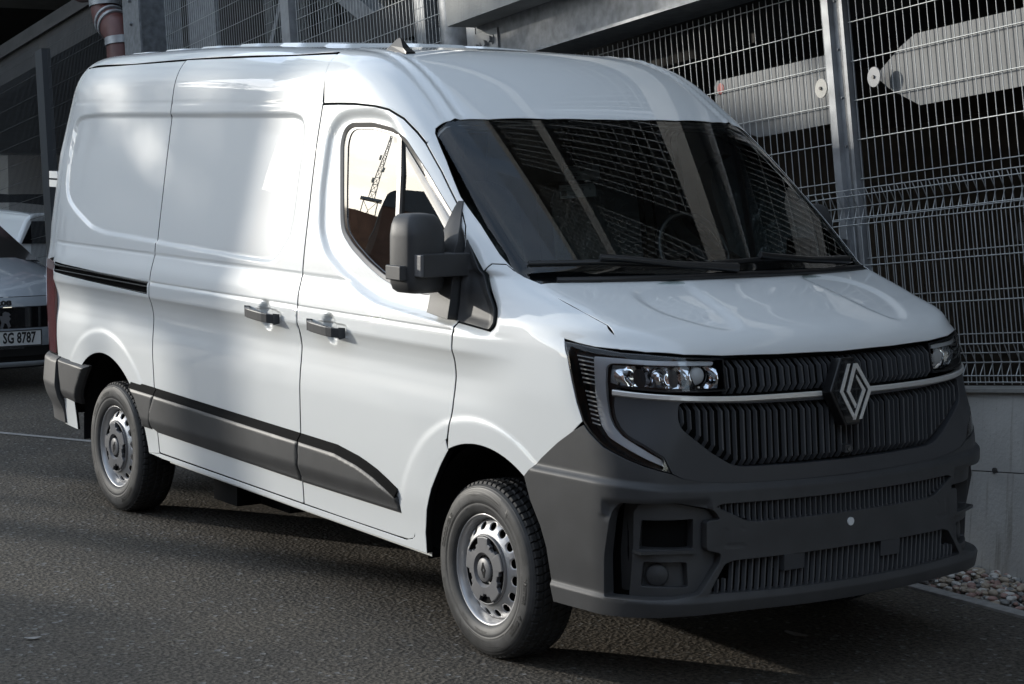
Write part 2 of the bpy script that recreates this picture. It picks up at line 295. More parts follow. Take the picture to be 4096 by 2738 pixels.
# upper storeys: floor slabs, mesh screens and beams that the glass reflects
for k, b0 in enumerate((6.8, 9.3)):
    t = thing('deck_edge', ('pale concrete deck edge right above the lower row of mesh screens', 'topmost pale concrete deck edge of the car park')[k], 'slab', S(0, 0, b0), group='car park deck edges')
    w = MB(); sbox(w, -24, 16, -.05, 9, b0, b0 + .35); adopt(t, [w.build('slab', 'panelc')])
for k, b0 in enumerate((3.95, 7.2, 9.8)):
    bs = [b0 + .2013 * i for i in range(14 if k == 0 else 10)]
    fence('mesh_screen', ('lower row of mesh screens above the parapet', 'middle row of mesh screens above the lowest deck edge', 'upper row of mesh screens above the topmost deck edge')[k],
          [(-4.8 + 5.3 * j, -4.8 + 5.3 * j + 4.9, .10, bs, b0, b0 + (2.75 if k == 0 else 2.0), .03, dict(r=.0065)) for j in range(3)], group='upper mesh screens', loc=S(0, 0, b0))
t = thing('car_park_interior', 'dark interior of the multi-storey car park behind the mesh', 'building', S(0, 2, .9)); ob = []
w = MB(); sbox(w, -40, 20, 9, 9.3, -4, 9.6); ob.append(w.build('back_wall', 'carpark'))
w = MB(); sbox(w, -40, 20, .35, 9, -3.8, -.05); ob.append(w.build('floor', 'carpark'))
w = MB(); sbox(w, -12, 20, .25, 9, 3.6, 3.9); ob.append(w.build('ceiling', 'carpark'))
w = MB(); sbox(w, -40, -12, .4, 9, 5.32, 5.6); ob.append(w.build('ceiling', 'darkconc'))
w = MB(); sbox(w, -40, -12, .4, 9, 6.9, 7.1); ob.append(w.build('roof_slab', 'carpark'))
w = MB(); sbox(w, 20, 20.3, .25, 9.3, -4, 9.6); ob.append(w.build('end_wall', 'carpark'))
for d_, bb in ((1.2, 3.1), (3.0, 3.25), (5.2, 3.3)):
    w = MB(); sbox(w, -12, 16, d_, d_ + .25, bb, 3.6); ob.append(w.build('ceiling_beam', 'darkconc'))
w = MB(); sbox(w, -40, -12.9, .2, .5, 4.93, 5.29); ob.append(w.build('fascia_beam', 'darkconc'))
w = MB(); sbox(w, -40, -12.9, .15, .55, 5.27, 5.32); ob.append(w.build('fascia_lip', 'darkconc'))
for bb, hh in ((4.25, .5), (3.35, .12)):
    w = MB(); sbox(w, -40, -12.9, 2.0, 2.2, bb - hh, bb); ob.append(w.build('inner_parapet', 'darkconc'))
w = MB(); w.tube([S(-1.6, 1.6, 1.0), S(2.6, 1.6, 3.4)], .07, 4); ob.append(w.build('diagonal_brace', 'darkconc'))
w = MB(); w.tube([S(-.9, 1.0, 1.7), S(1.6, 1.0, .5)], .06, 4); ob.append(w.build('diagonal_brace', 'darkconc'))
w = MB(); w.tube([S(-9.6, .35, 5.0), S(-5.6, .35, 2.9)], .11, 4); ob.append(w.build('diagonal_brace', 'galv'))
w = MB(); w.tube([S(-10.8, .5, 3.4), S(-9.0, .5, 5.4)], .05, 4); ob.append(w.build('diagonal_brace', 'galv'))
w = MB(); sbox(w, -6.35, -6.18, .15, .28, .9, 6); ob.append(w.build('inner_post', 'galv'))
w = MB(); sbox(w, -12.0, -11.2, .3, .34, 2.2, 6.5); ob.append(w.build('sheet_screen', 'galv'))
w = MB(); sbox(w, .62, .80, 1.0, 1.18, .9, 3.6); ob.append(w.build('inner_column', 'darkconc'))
w = MB(); wires(w, -11, -5, .0605, [2.6 + .2013 * k for k in range(12)], 2.4, 4.9, .75, folds=((3.1, 3.16, 3.22), (4.0, 4.06, 4.12))); ob.append(w.build('inner_mesh', 'wire', kind='stuff'))
adopt(t, ob)
# metal sheets wired to the fence
def sheet(label, poly, m, marks=(), d=.045):
    t = thing('metal_sheet', label, 'sheet', S(poly[0][0], d, poly[0][1])); w = MB(); w.prism([S(a, d, b_) for a, b_ in poly], tuple(Nf * .003)); ob = [w.build('plate', m)]
    for (a, b_, r) in marks:
        w = MB(); w.tube([S(a, d - .001, b_), S(a, d - .003, b_)], r, 20); ob.append(w.build('red_marker', 'redm'))
    adopt(t, ob)
sheet('arrow-shaped aluminium sheet behind the mesh at the upper right', [(-.811, 2.483), (-.60, 2.60), (-.478, 2.648), (1.6, 2.648), (1.6, 2.29), (-.486, 2.295), (-.70, 2.40)], 'sheet')
sheet('rounded aluminium sheet with red markers behind the mesh, left of the bright post', [(-2.257, 2.44), (-2.257, 2.62), (-2.22, 2.65), (-1.06, 2.648), (-1.06, 2.287), (-1.86, 2.287), (-1.93, 2.31)], 'sheet', marks=((-2.19, 2.60, .032), (-1.135, 2.36, .032)))
for lab, a, m in (('grey round plastic disc screwed over the tip of the arrow-shaped sheet', -.735, 'gdisc'), ('cream round plastic disc on the mesh left of the bright post', -1.172, 'disc')):
    t = thing('round_disc', lab, 'disc', S(a, -.02, 2.467), group='plastic discs on the fence'); w = MB(); w.tube([S(a, -.02, 2.467), S(a, -.026, 2.467)], .05, 32); w2_ = MB(); w2_.tube([S(a, -.026, 2.467), S(a, -.034, 2.467)], .009, 8); adopt(t, [w.build('plate', m), w2_.build('screw', 'black')])
# drain pipe
t = thing('drain_pipe', 'red-brown drain pipe with steel clamps and an offset bend', 'pipe', S(-13.6, -.2, 5)); ob = []
pth = [S(-13.64, -.05, 8.5), S(-13.64, -.05, 4.98), S(-13.60, -.05, 4.88), S(-13.30, -.05, 4.70), S(-13.18, -.05, 4.66), S(-13.14, -.05, 4.56), S(-13.14, -.05, 2)]
w = MB(); w.tube(pth, .17, 20); w.tube([S(-13.64, -.05, 5.25), S(-14.0, -.05, 5.28), S(-14.5, -.05, 5.34), S(-14.6, -.05, 5.6), S(-14.6, -.05, 8)], .15, 20); ob.append(w.build('tube', 'pipe'))
for c0, c1 in (((-13.64, 5.0), (-13.64, 5.08)), ((-13.14, 4.50), (-13.14, 4.58)), ((-13.46, 4.80), (-13.50, 4.82)), ((-13.36, 4.74), (-13.40, 4.765))):
    w = MB(); w.tube([S(c0[0], -.05, c0[1]), S(c1[0], -.05, c1[1])], .185, 24); ob.append(w.build('clamp', 'galvp'))
adopt(t, ob)
# ================================================================== the van: analytic body surface, panels trimmed out of it
def pchip(xs, ys):
    xs = np.array(xs, float); ys = np.array(ys, float); h = np.diff(xs); d = np.diff(ys) / h
    m = np.zeros_like(ys); m[0] = d[0]; m[-1] = d[-1]
    for i in range(1, len(xs) - 1):
        if d[i - 1] * d[i] > 0:
            w1 = 2 * h[i] + h[i - 1]; w2 = h[i] + 2 * h[i - 1]; m[i] = (w1 + w2) / (w1 / d[i - 1] + w2 / d[i])
    def f(x):
        x = np.asarray(x, float); xc = np.clip(x, xs[0], xs[-1]); i = np.clip(np.searchsorted(xs, xc) - 1, 0, len(xs) - 2)
        t = (xc - xs[i]) / h[i]; t2 = t * t; t3 = t2 * t
        r = (2 * t3 - 3 * t2 + 1) * ys[i] + (t3 - 2 * t2 + t) * h[i] * m[i] + (-2 * t3 + 3 * t2) * ys[i + 1] + (t3 - t2) * h[i] * m[i + 1]
        return r + np.where(x < xs[0], (x - xs[0]) * m[0], 0) + np.where(x > xs[-1], (x - xs[-1]) * m[-1], 0)
    return f
def smax(a, b, k): return np.maximum(a, b) + np.maximum(k - np.abs(a - b), 0) ** 2 / (4 * k)
XF0=pchip([.25,.36,.39,.52,.66,.79,.97,1.1,1.22,1.26,1.30,1.335,1.40,1.50,1.52,2.115,2.27,2.6],
         [1.0,1.03,1.033,1.018,1.01,1.0,.985,.972,.95,.94,.915,.87,.69,.37,.33,-.45,-.70,-1.3])
def XF(z):
    t=np.clip((z-1.52)/.595,0,1); return np.where((z>1.52)&(z<2.115),.33-.78*t+.085*t*(1-t),XF0(z))
KY=pchip([.3,1.25,1.4,1.5,2.1],[.185,.19,.28,.27,.27])
WZ=pchip([.3,.4,.5,.75,1.0,1.1,1.25,1.32,1.4,1.5,1.7,1.9,2.1,2.2,2.35,2.6],[.983,.990,1.0,1.017,1.028,1.031,1.03,1.024,1.010,1.0,.974,.947,.918,.903,.877,.83])
TA=pchip([.3,1.0,1.2,1.5,1.8,2.2],[.05,.055,.06,.07,.06,.05])  # width loss at x=+0.5 / per unit
K1=pchip([.3,.6,.8,.9,1.1,1.28,1.36,1.5,2.2],[.22,.18,.15,.18,.30,.30,.16,.14,.13])
def ZT(x,y):
    return pt(x)-np.interp(x,[-1.8,-1.1],[.035,.022])*y**2/.7
pt=pchip([-4.7,-4.3,-3,-1.6,-1.3,-1.0,-.6,.5],[2.43,2.475,2.487,2.445,2.425,2.40,2.34,2.1])
def F(x,y,z):
    y=np.abs(y)
    t=np.maximum(x+.5,0);W=WZ(z)-TA(z)*t*t
    t=np.maximum(-4.0-x,0);W=W-(.08+.09*np.clip(z-1.9,0,.5)/.5)*t*t/.36
    ds=(y-W)
    df=(x-(XF(z)-KY(z)*y*y))
    sl=np.interp(z,[1.25,1.32,1.36,1.5,1.52,2.6],[1,.6,.35,.35,.66,.5])
    df=df*sl
    dt=z-ZT(x,y)
    dr=-4.64-x+.0*z + np.maximum(z-1.5,0)*.08
    f=smax(ds,df,K1(z))
    f=smax(f,dr,.2)
    f=smax(f,dt,np.interp(x,[-1.9,-1.2],[.2,.12]))
    f=np.maximum(f,.3-z)
    return f
def sstep(a, b, x): t = np.clip((x - a) / (b - a), 0, 1); return t * t * (3 - 2 * t)
def grad(P):
    e = 4e-3; g = np.stack([(F(P[:, 0] + e, P[:, 1], P[:, 2]) - F(P[:, 0] - e, P[:, 1], P[:, 2])), (F(P[:, 0], P[:, 1] + e, P[:, 2]) - F(P[:, 0], P[:, 1] - e, P[:, 2])), (F(P[:, 0], P[:, 1], P[:, 2] + e) - F(P[:, 0], P[:, 1], P[:, 2] - e))], 1)
    return g / (np.linalg.norm(g, axis=1, keepdims=True) + 1e-12)
def cast(O, D, t0, t1):          # outermost crossing along D starting inside at t0
    ts = np.linspace(t1, t0, 48); a = np.full(len(O), t0); b = np.full(len(O), t1); done = np.zeros(len(O), bool); prev = t1
    for t in ts[1:]:
        P = O + D * t; ins = (F(P[:, 0], P[:, 1], P[:, 2]) < 0) & ~done
        a = np.where(ins, t, a); b = np.where(ins, prev, b); done |= ins; prev = t
    for _ in range(18):
        m = (a + b) / 2; P = O + D * m[:, None]; v = F(P[:, 0], P[:, 1], P[:, 2]) < 0; a = np.where(v, m, a); b = np.where(v, b, m)
    return O + D * ((a + b) / 2)[:, None]
class Side:      # (x, z) on the right flank (y < 0)
    def to2(s, P): return P[:, [0, 2]]
    def to3(s, q): n = len(q); O = np.column_stack([q[:, 0], np.zeros(n), q[:, 1]]); return cast(O, np.tile([0, -1., 0], (n, 1)), .3, 1.2)
class Front:     # (y, z) looking back
    def to2(s, P): return P[:, [1, 2]]
    def to3(s, q): n = len(q); O = np.column_stack([np.zeros(n), q[:, 0], q[:, 1]]); return cast(O, np.tile([1., 0, 0], (n, 1)), -1.6, 1.3)
class Top:       # (x, y) looking down
    def to2(s, P): return P[:, [0, 1]]
    def to3(s, q): n = len(q); O = np.column_stack([q[:, 0], q[:, 1], np.zeros(n)]); return cast(O, np.tile([0, 0, 1.], (n, 1)), .8, 2.7)
class Cyl:       # (angle about a vertical axis, z)
    def __init__(s, xa=0., sg=1.): s.xa = xa; s.sg = sg
    def to2(s, P): return np.column_stack([np.arctan2(P[:, 1], s.sg * (P[:, 0] - s.xa)), P[:, 2]])
    def to3(s, q): n = len(q); O = np.column_stack([np.full(n, s.xa), np.zeros(n), q[:, 1]]); D = np.column_stack([s.sg * np.cos(q[:, 0]), np.sin(q[:, 0]), np.zeros(n)]); return cast(O, D, .1, 1.7)
class Roof:      # (x, angle about a lengthwise axis)
    def to2(s, P): return np.column_stack([P[:, 0], np.arctan2(P[:, 1], P[:, 2] - 1.55)])
    def to3(s, q): n = len(q); O = np.column_stack([q[:, 0], np.zeros(n), np.full(n, 1.55)]); D = np.column_stack([np.zeros(n), np.sin(q[:, 1]), np.cos(q[:, 1])]); return cast(O, D, .05, 1.3)
side, front, top, cyl, rearc, roofd = Side(), Front(), Top(), Cyl(), Cyl(-3.9, -1.), Roof()
def inpoly(q, poly):
    x, y = q[:, 0], q[:, 1]; r = np.zeros(len(q), bool); X1, Y1 = poly[:, 0], poly[:, 1]; X0, Y0 = np.roll(X1, 1), np.roll(Y1, 1)
    for a0, b0, a1, b1 in zip(X0, Y0, X1, Y1):
        if b0 == b1: continue
        c = ((b1 > y) != (b0 > y)) & (x < (a0 - a1) * (y - b1) / (b0 - b1) + a1); r ^= c
    return r
def pdist(q, poly):
    d = np.full(len(q), 1e9); A = poly; B = np.roll(poly, -1, 0)
    for a, b in zip(A, B):
        ab = b - a; L = ab @ ab
        if L < 1e-14: continue
        t = np.clip(((q - a) @ ab) / L, 0, 1); d = np.minimum(d, np.hypot(*(q - a - t[:, None] * ab).T))
    return d
def chaikin(P, n=2):
    for _ in range(n):
        Q = np.roll(P, -1, 0); P = np.stack([P * .75 + Q * .25, P * .25 + Q * .75], 1).reshape(-1, P.shape[1])
    return P
def rnd(P, r=.02, k=4):          # round the corners of a loop by radius-like length r
    P = np.array(P, float); out = []; n = len(P)
    for i in range(n):
        a, b, c = P[i - 1], P[i], P[(i + 1) % n]; la, lc = np.linalg.norm(a - b), np.linalg.norm(c - b); ra, rc = min(r, la * .45), min(r, lc * .45)
        p, q = b + (a - b) / la * ra, b + (c - b) / lc * rc
        for j in range(k + 1):
            t = j / k; out.append((1 - t) ** 2 * p + 2 * t * (1 - t) * b + t * t * q)
    return np.array(out)
def resamp(P, h):
    out = []
    for a, b in zip(P, np.roll(P, -1, 0)):
        n = max(1, int(math.ceil(np.linalg.norm(b - a) / h)))
        for j in range(n): out.append(a + (b - a) * j / n)
    return np.array(out)
def area(P): x, y = P[:, 0], P[:, 1]; return .5 * np.sum(x * np.roll(y, -1) - np.roll(x, -1) * y)
def shrink(P, d):                # move a loop inwards (d>0) along its 2D normal
    if area(P) < 0: P = P[::-1]
    t = np.roll(P, -1, 0) - np.roll(P, 1, 0); t /= np.linalg.norm(t, axis=1, keepdims=True) + 1e-12
    return P + np.column_stack([-t[:, 1], t[:, 0]]) * d
def clean(P, e=4e-4):
    out = [P[0]]
    for p in P[1:]:
        if np.linalg.norm(p - out[-1]) > e: out.append(p)
    if np.linalg.norm(out[0] - out[-1]) < e: out.pop()
    return np.array(out)
def panel(name, loop, dom, m, parent, h=(.03, .015), holes=(), disp=None, off=0., fold=.014, gap=.0026, r=0., mirror=False, chamfer=.0015, hole_fold=None, hole_r=0., both=False, dense=None, **kw):
    def prep(L, sgn, rr):
        L = np.array(L, float)
        if L.shape[1] == 3: L = dom.to2(L)
        if rr: L = rnd(L, rr)
        L = clean(resamp(clean(L), min(h) * 1.3))
        if gap: L = shrink(L, sgn * gap)
        return L
    outer = prep(loop, 1, r); hs = [prep(L, -1, hole_r) for L in holes]
    lo, hi = outer.min(0), outer.max(0); gx = np.arange(lo[0] + h[0] / 2, hi[0], h[0])
    gz = np.arange(lo[1] + h[1] / 2, hi[1], h[1])
    if dense is not None: gz = np.unique(np.concatenate([gz, np.arange(dense[0], dense[1], dense[2])]))
    G = np.stack(np.meshgrid(gx, gz), -1).reshape(-1, 2); mn = min(h) * .5
    k = inpoly(G, outer); G = G[k]; G = G[pdist(G, outer) > mn]
    for L in hs: G = G[~inpoly(G, L)]; G = G[pdist(G, L) > mn]
    loops = [outer] + hs; allp = np.concatenate(loops + [G]); E_ = []; n0 = 0
    for L in loops: n = len(L); E_ += [(n0 + i, n0 + (i + 1) % n) for i in range(n)]; n0 += n
    v2, _, f2, ov, _, _ = delaunay_2d_cdt([Vector(p) for p in allp], E_, [], 0, 1e-6)
    q = np.array([v[:] for v in v2]); f2 = np.array(f2)
    c = q[f2].mean(1); k = inpoly(c, outer)
    for L in hs: k &= ~inpoly(c, L)
    f2 = f2[k]; P = dom.to3(q); N = grad(P)
    def place(P, N, extra=0.):
        d = np.full(len(P), off + extra)
        if disp is not None: d = d + disp(P)
        return P + N * d[:, None]
    W = place(P, N); fn = np.cross(W[f2[:, 1]] - W[f2[:, 0]], W[f2[:, 2]] - W[f2[:, 0]]); fl = (fn * N[f2].mean(1)).sum(1) < 0; f2[fl] = f2[fl][:, ::-1]
    V = [W]; Fc = [tuple(f) for f in f2]; n = len(W); sm = [True] * len(Fc); MI_ = [0] * len(Fc)
    for li, L in enumerate(loops):
        fd = fold if li == 0 else (hole_fold if hole_fold is not None else fold)
        if not fd: continue
        P3 = dom.to3(L); N3 = grad(P3); W3 = place(P3, N3); t = np.roll(W3, -1, 0) - np.roll(W3, 1, 0); t /= np.linalg.norm(t, axis=1, keepdims=True) + 1e-12
        o = np.cross(t, N3); ctr = W3.mean(0)
        # outward = away from panel material
        s2 = 1.; test = dom.to2(W3 + o * .004)
        ins = inpoly(test, L).mean()
        if (li == 0 and ins > .5) or (li > 0 and ins < .5): s2 = -1.
        rings = [W3, W3 + s2 * o * chamfer - N3 * chamfer, W3 + s2 * o * chamfer - N3 * fd]
        kk = len(L)
        for a in range(2):
            V += [rings[a], rings[a + 1]]
            for i in range(kk):
                j = (i + 1) % kk; qd = (n + i, n + j, n + kk + j, n + kk + i); Fc.append(qd if s2 > 0 else qd[::-1]); sm.append(True); MI_.append(a)
            n += 2 * kk
    V = np.concatenate(V); VN = np.zeros_like(V)
    for sz in (3, 4):
        ff = np.array([f for f in Fc if len(f) == sz])
        if not len(ff): continue
        cr = np.cross(V[ff[:, 1]] - V[ff[:, 0]], V[ff[:, 2]] - V[ff[:, 0]])
        if sz == 4: cr = np.cross(V[ff[:, 2]] - V[ff[:, 0]], V[ff[:, 3]] - V[ff[:, 1]])
        for c_ in range(sz): np.add.at(VN, ff[:, c_], cr)
    VN /= np.linalg.norm(VN, axis=1, keepdims=True) + 1e-15
    if disp is None: VN[:len(W)] = N
    obs = []
    for sgn in ([1, -1] if mirror else [1]):
        VV = V * (1, sgn, 1); FF = Fc if sgn == 1 else [tuple(reversed(f)) for f in Fc]
        kw2 = dict(kw)
        ob_ = mesh(name, VV, FF, [m, 'void' if m == 'paint' else m], parent if not isinstance(parent, (list, tuple)) else parent[0 if sgn == 1 else 1], sm, MI_, **kw2)
        ob_.data.normals_split_custom_set_from_vertices((VN * (1, sgn, 1)).tolist()); obs.append(ob_)
    return obs
van = thing('panel_van', 'white high-roof panel van with dark grey bumper and side mouldings, parked beside the mesh fence', 'van', (0, 0, 0))
# ---- flank relief
RELIEF = pchip([.3, .90, .98, 1.05, 1.095, 1.14, 1.175, 1.193, 1.202, 1.215, 1.262, 1.272, 1.279, 1.286, 1.30, 1.405, 1.418, 1.43, 1.6], [0, 0, -.004, -.012, -.015, -.010, -.001, .006, .010, .0115, .0115, .009, .005, .009, .009, .001, -.003, 0, 0])
REC1 = rnd([(-2.80, 1.475), (-1.85, 1.452), (-1.68, 1.455), (-1.54, 1.585), (-1.53, 1.82), (-1.52, 2.00), (-1.545, 2.105), (-1.65, 2.125), (-3.9, 2.126), (-4.13, 2.112), (-4.205, 2.07), (-4.235, 1.85), (-4.225, 1.73), (-4.17, 1.66), (-4.06, 1.61), (-3.80, 1.52), (-3.60, 1.497), (-3.1, 1.485)], .06)
REC2 = rnd([(-1.32, 1.80), (-1.31, 2.04), (-1.25, 2.11), (-1.15, 2.135), (-.95, 2.137), (-.78, 2.115), (-.62, 2.035), (-.40, 1.865), (-.16, 1.665), (-.10, 1.62), (.115, 1.385), (.118, 1.305), (.07, 1.282), (-.15, 1.302), (-.55, 1.33), (-.73, 1.345), (-.87, 1.378), (-1.07, 1.447), (-1.21, 1.516), (-1.29, 1.62)], .05)
def soft_in(q, poly, w0, w1): d = pdist(q, poly) * np.where(inpoly(q, poly), 1, -1); return sstep(w0, w1, d)
def flank(P):
    q = P[:, [0, 2]]; x, z = P[:, 0], P[:, 2]; d = RELIEF(z) * (1 - sstep(-.12, .30, x)) * sstep(-4.36, -4.2, x)
    near = (z > 1.40) & (z < 2.2) & (x < -1.45)
    if near.any():
        t = np.zeros(len(x)); t[near] = soft_in(q[near], REC1, -.003, .011); d = d - .011 * t
    near = (z > 1.24) & (z < 2.2) & (x > -1.42) & (x < .3)
    if near.any():
        t = np.zeros(len(x)); t[near] = soft_in(q[near], REC2, -.012, .030); e_ = (x + .63) * .627 + (z - 2.05) * .779; t = t * (1 - sstep(-.10, -.04, e_) * sstep(1.58, 1.68, z)); d = d * (1 - sstep(0, .3, t)) - .018 * t
    d = d - .0025 * np.exp(-((z - (2.172 + .008 * np.clip((-1.4 - x), 0, 3) * .8)) / .004) ** 2) * (x < -1.36)          # drip seam
    for cx, cz, r0, r1 in ((0, .352, .580, .606), (-3.585, .352, .612, .640)):
        rr = np.hypot(x - cx, (z - cz)); d = d + .0055 * (1 - sstep(r0, r1, rr)) * sstep(.45, .6, z)
    for cx, cz in ((-1.10, 1.205), (-1.69, 1.215)):
        e = ((x - cx) / .055) ** 2 + ((z - cz) / .072) ** 2; e2 = ((x - cx - .03) / .125) ** 4 + ((z - cz) / .030) ** 4
        d = d - .020 * (1 - sstep(.35, 1.05, e)) * (1 - sstep(.6, 1.1, e2) * 0) - .006 * (1 - sstep(.7, 1.1, e2))
    return d
HS = dict(h=(.015, .010), dense=(1.04, 1.45, .0075))
rarch = [(-3.585 + .505 * math.cos(a), .352 + .505 * math.sin(a)) for a in np.radians(np.linspace(158, 2, 40))]
farch = [(.02 + .497 * math.cos(a) * (1 if math.cos(a) < 0 else 1.0), .352 + .497 * math.sin(a)) for a in np.radians(np.linspace(146, 56, 26))]
# rear quarter (side wall behind the sliding door)
quarter = [(-2.953, .40), (-2.953, 2.395), (-4.20, 2.385), (-4.235, 2.30), (-4.30, 2.10), (-4.345, 1.90), (-4.335, 1.60), (-4.30, 1.30), (-4.27, .78), (-3.945, .775), (-3.945, .775)] + [(-3.975, .39), (-3.975, .39)][:0]
lowerq = [(-4.27, .39), (-3.972, .39)]
quarter = [(-2.953, .40), (-2.953, 2.395), (-4.20, 2.385), (-4.235, 2.30), (-4.30, 2.10), (-4.345, 1.90), (-4.335, 1.60), (-4.30, 1.30), (-4.27, .78), (-4.25, .39), (-4.03, .385)] + [(-4.03, .55)] + rarch[2:-4] + [(-3.09, .42), (-3.085, .385)]
track = [(-4.29, 1.308), (-3.6, 1.288), (-2.955, 1.279), (-2.955, 1.216), (-3.6, 1.231), (-4.29, 1.252)]
panel('rear_side_panel', quarter, side, 'paint', van, disp=flank, mirror=True, holes=[[(-4.265, 1.3065), (-3.6, 1.288), (-2.975, 1.2795), (-2.975, 1.217), (-3.6, 1.231), (-4.265, 1.2525)]], hole_fold=.03, **HS)
trk = panel('sliding_door_track', track, side, 'void', van, h=(.05, .01), off=-.022, gap=-.004, fold=0, mirror=True)
for t_, sg in zip(trk, (1, -1)):
    for z0_, z1_, dd in ((1.292, 1.276, .006), (1.262, 1.255, -.004), (1.236, 1.218, .003)):
        w = MB(); P = side.to3(np.array([(-4.26, z0_), (-3.6, z0_ * .5 + z1_ * .5 + .001), (-2.972, z1_)])); w.tube([(p[0], (p[1] - dd) * sg, p[2]) for p in P], .0065, 6); w.build('track_rail', 'gloss', t_)
# sliding door / front door
sdoor = panel('sliding_door', [(-2.947, .405), (-1.424, .385), (-1.412, .60), (-1.397, .90), (-1.390, 1.10), (-1.390, 1.25), (-1.400, 1.40), (-1.402, 2.00), (-1.392, 2.166), (-1.41, 2.30), (-1.425, 2.39), (-2.947, 2.40)], side, 'paint', van, disp=flank, mirror=True, r=.012, **HS)
win_out = rnd([(-1.222, 2.00), (-1.205, 2.06), (-1.15, 2.087), (-.96, 2.088), (-.80, 2.068), (-.672, 2.022), (-.473, 1.886), (-.19, 1.672), (-.15, 1.63), (-.14, 1.46), (-.40, 1.40), (-.645, 1.42), (-.757, 1.446), (-.887, 1.494), (-1.025, 1.556), (-1.108, 1.61), (-1.138, 1.655), (-1.17, 1.78)], .03)
win_in = rnd([(-1.172, 2.00), (-1.158, 2.045), (-1.12, 2.064), (-.97, 2.064), (-.81, 2.045), (-.69, 2.002), (-.49, 1.868), (-.215, 1.66), (-.18, 1.62), (-.17, 1.47), (-.40, 1.425), (-.64, 1.446), (-.745, 1.468), (-.87, 1.516), (-1.00, 1.577), (-1.075, 1.625), (-1.10, 1.665), (-1.13, 1.79)], .03)
fdoor_l = [(-1.418, .385), (-1.406, .60), (-1.391, .90), (-1.384, 1.10), (-1.384, 1.25), (-1.394, 1.40), (-1.396, 2.00), (-1.386, 2.163), (-1.25, 2.164), (-1.108, 2.162), (-.944, 2.153), (-.834, 2.138), (-.728, 2.101), (-.627, 2.046), (-.555, 2.001), (-.413, 1.892), (-.224, 1.732), (-.183, 1.685), (-.160, 1.631), (-.140, 1.326), (-.143, 1.20), (-.148, 1.08), (-.158, .97), (-.176, .897), (-.190, .845), (-.276, .787), (-.341, .717), (-.398, .629), (-.44, .53), (-.467, .425), (-.485, .392), (-.529, .379), (-.635, .378), (-1.0, .380)]
fdoor = panel('front_door', fdoor_l, side, 'paint', van, disp=flank, mirror=True, holes=[win_out], hole_fold=.03, r=.006, **HS)
for dd, sg in zip(fdoor, (1, -1)):
    pass
def side_part(name, loop, m, par, **kw): return panel(name, loop, side, m, par, mirror=True, **kw)
win_mid = shrink(clean(resamp(win_out, .012)), .017)
side_part('window_frame', win_mid, 'gloss', fdoor, holes=[win_in], h=(.02, .012), off=-.008, gap=-.001, disp=flank, fold=0, hole_fold=.02)
side_part('window_seal', win_out, 'seal', fdoor, holes=[win_mid], h=(.02, .012), off=-.003, gap=.001, disp=lambda P: flank(P) - .003 + .006 * np.exp(-(pdist(P[:, [0, 2]], win_out) / .012) ** 2), fold=.03, hole_fold=.03)
side_part('window_pane', win_in, 'glass', fdoor, h=(.05, .04), off=-.030, gap=-.006, fold=0)
for s_, dd in zip((-1, 1), fdoor):
    w = MB(); P = side.to3(np.array([(-.745, 2.048), (-.7, 1.87), (-.645, 1.44)])); P = [(p[0], (p[1] + .016) * -s_, p[2]) for p in P]
    for a, b_ in zip(P[:-1], P[1:]):
        w.prism([(a[0] - .014, a[1], a[2]), (a[0] + .014, a[1], a[2]), (b_[0] + .014, b_[1], b_[2]), (b_[0] - .014, b_[1], b_[2])], (0, .02 * -s_, 0))
    w.build('window_divider', 'seal', dd)
# handles
def handle(x0, x1, zc, par, s_):
    w = MB(); y = -1.062; P = []
    for t in np.linspace(0, 1, 9):
        P.append((x0 + (x1 - x0) * t, y - .022 + .030 * (2 * t - 1) ** 4 - 0, zc + .010 - .016 * t))
    n = len(P); V = []; Fc = []
    for p in P:
        for a, c in ((-.014, .021), (-.012, -.022), (.012, -.018), (.012, .018)): V.append((p[0], (p[1] + a) * s_, p[2] + c))
    for i in range(n - 1):
        for k in range(4): Fc.append((i * 4 + k, i * 4 + (k + 1) % 4, i * 4 + 4 + (k + 1) % 4, i * 4 + 4 + k))
    Fc += [(0, 1, 2, 3), tuple((n - 1) * 4 + k for k in (3, 2, 1, 0))]
    if s_ > 0: pass
    o = mesh('door_handle', V, Fc, 'satin', par, False); md = o.modifiers.new('b', 'BEVEL'); md.width = .004; md.segments = 2; md.limit_method = 'ANGLE'; return o
for s_, fd, sdr in zip((1, -1), fdoor, sdoor):
    handle(-1.245, -.965, 1.203, fd, s_); handle(-1.835, -1.555, 1.215, sdr, s_)
# sill under the doors and in front of the door edge
panel('sill', [(-3.085, .385), (-2.95, .398), (-1.42, .380), (-.55, .373), (-.50, .385), (-.478, .40), (-.45, .53), (-.408, .629), (-.351, .717), (-.286, .787), (-.20, .841), (-.185, .800), (-.24, .735), (-.318, .625), (-.365, .53), (-.392, .43), (-.392, .345), (-1.23, .352), (-2.92, .376)], side, 'paint', van, disp=flank, h=(.02, .01), mirror=True, gap=.0015, fold=.03)
panel('sill_rail', [(-2.90, .376), (-.40, .345), (-.40, .322), (-2.90, .353)], side, 'paint', van, off=-.03, h=(.05, .01), mirror=True, fold=.05)
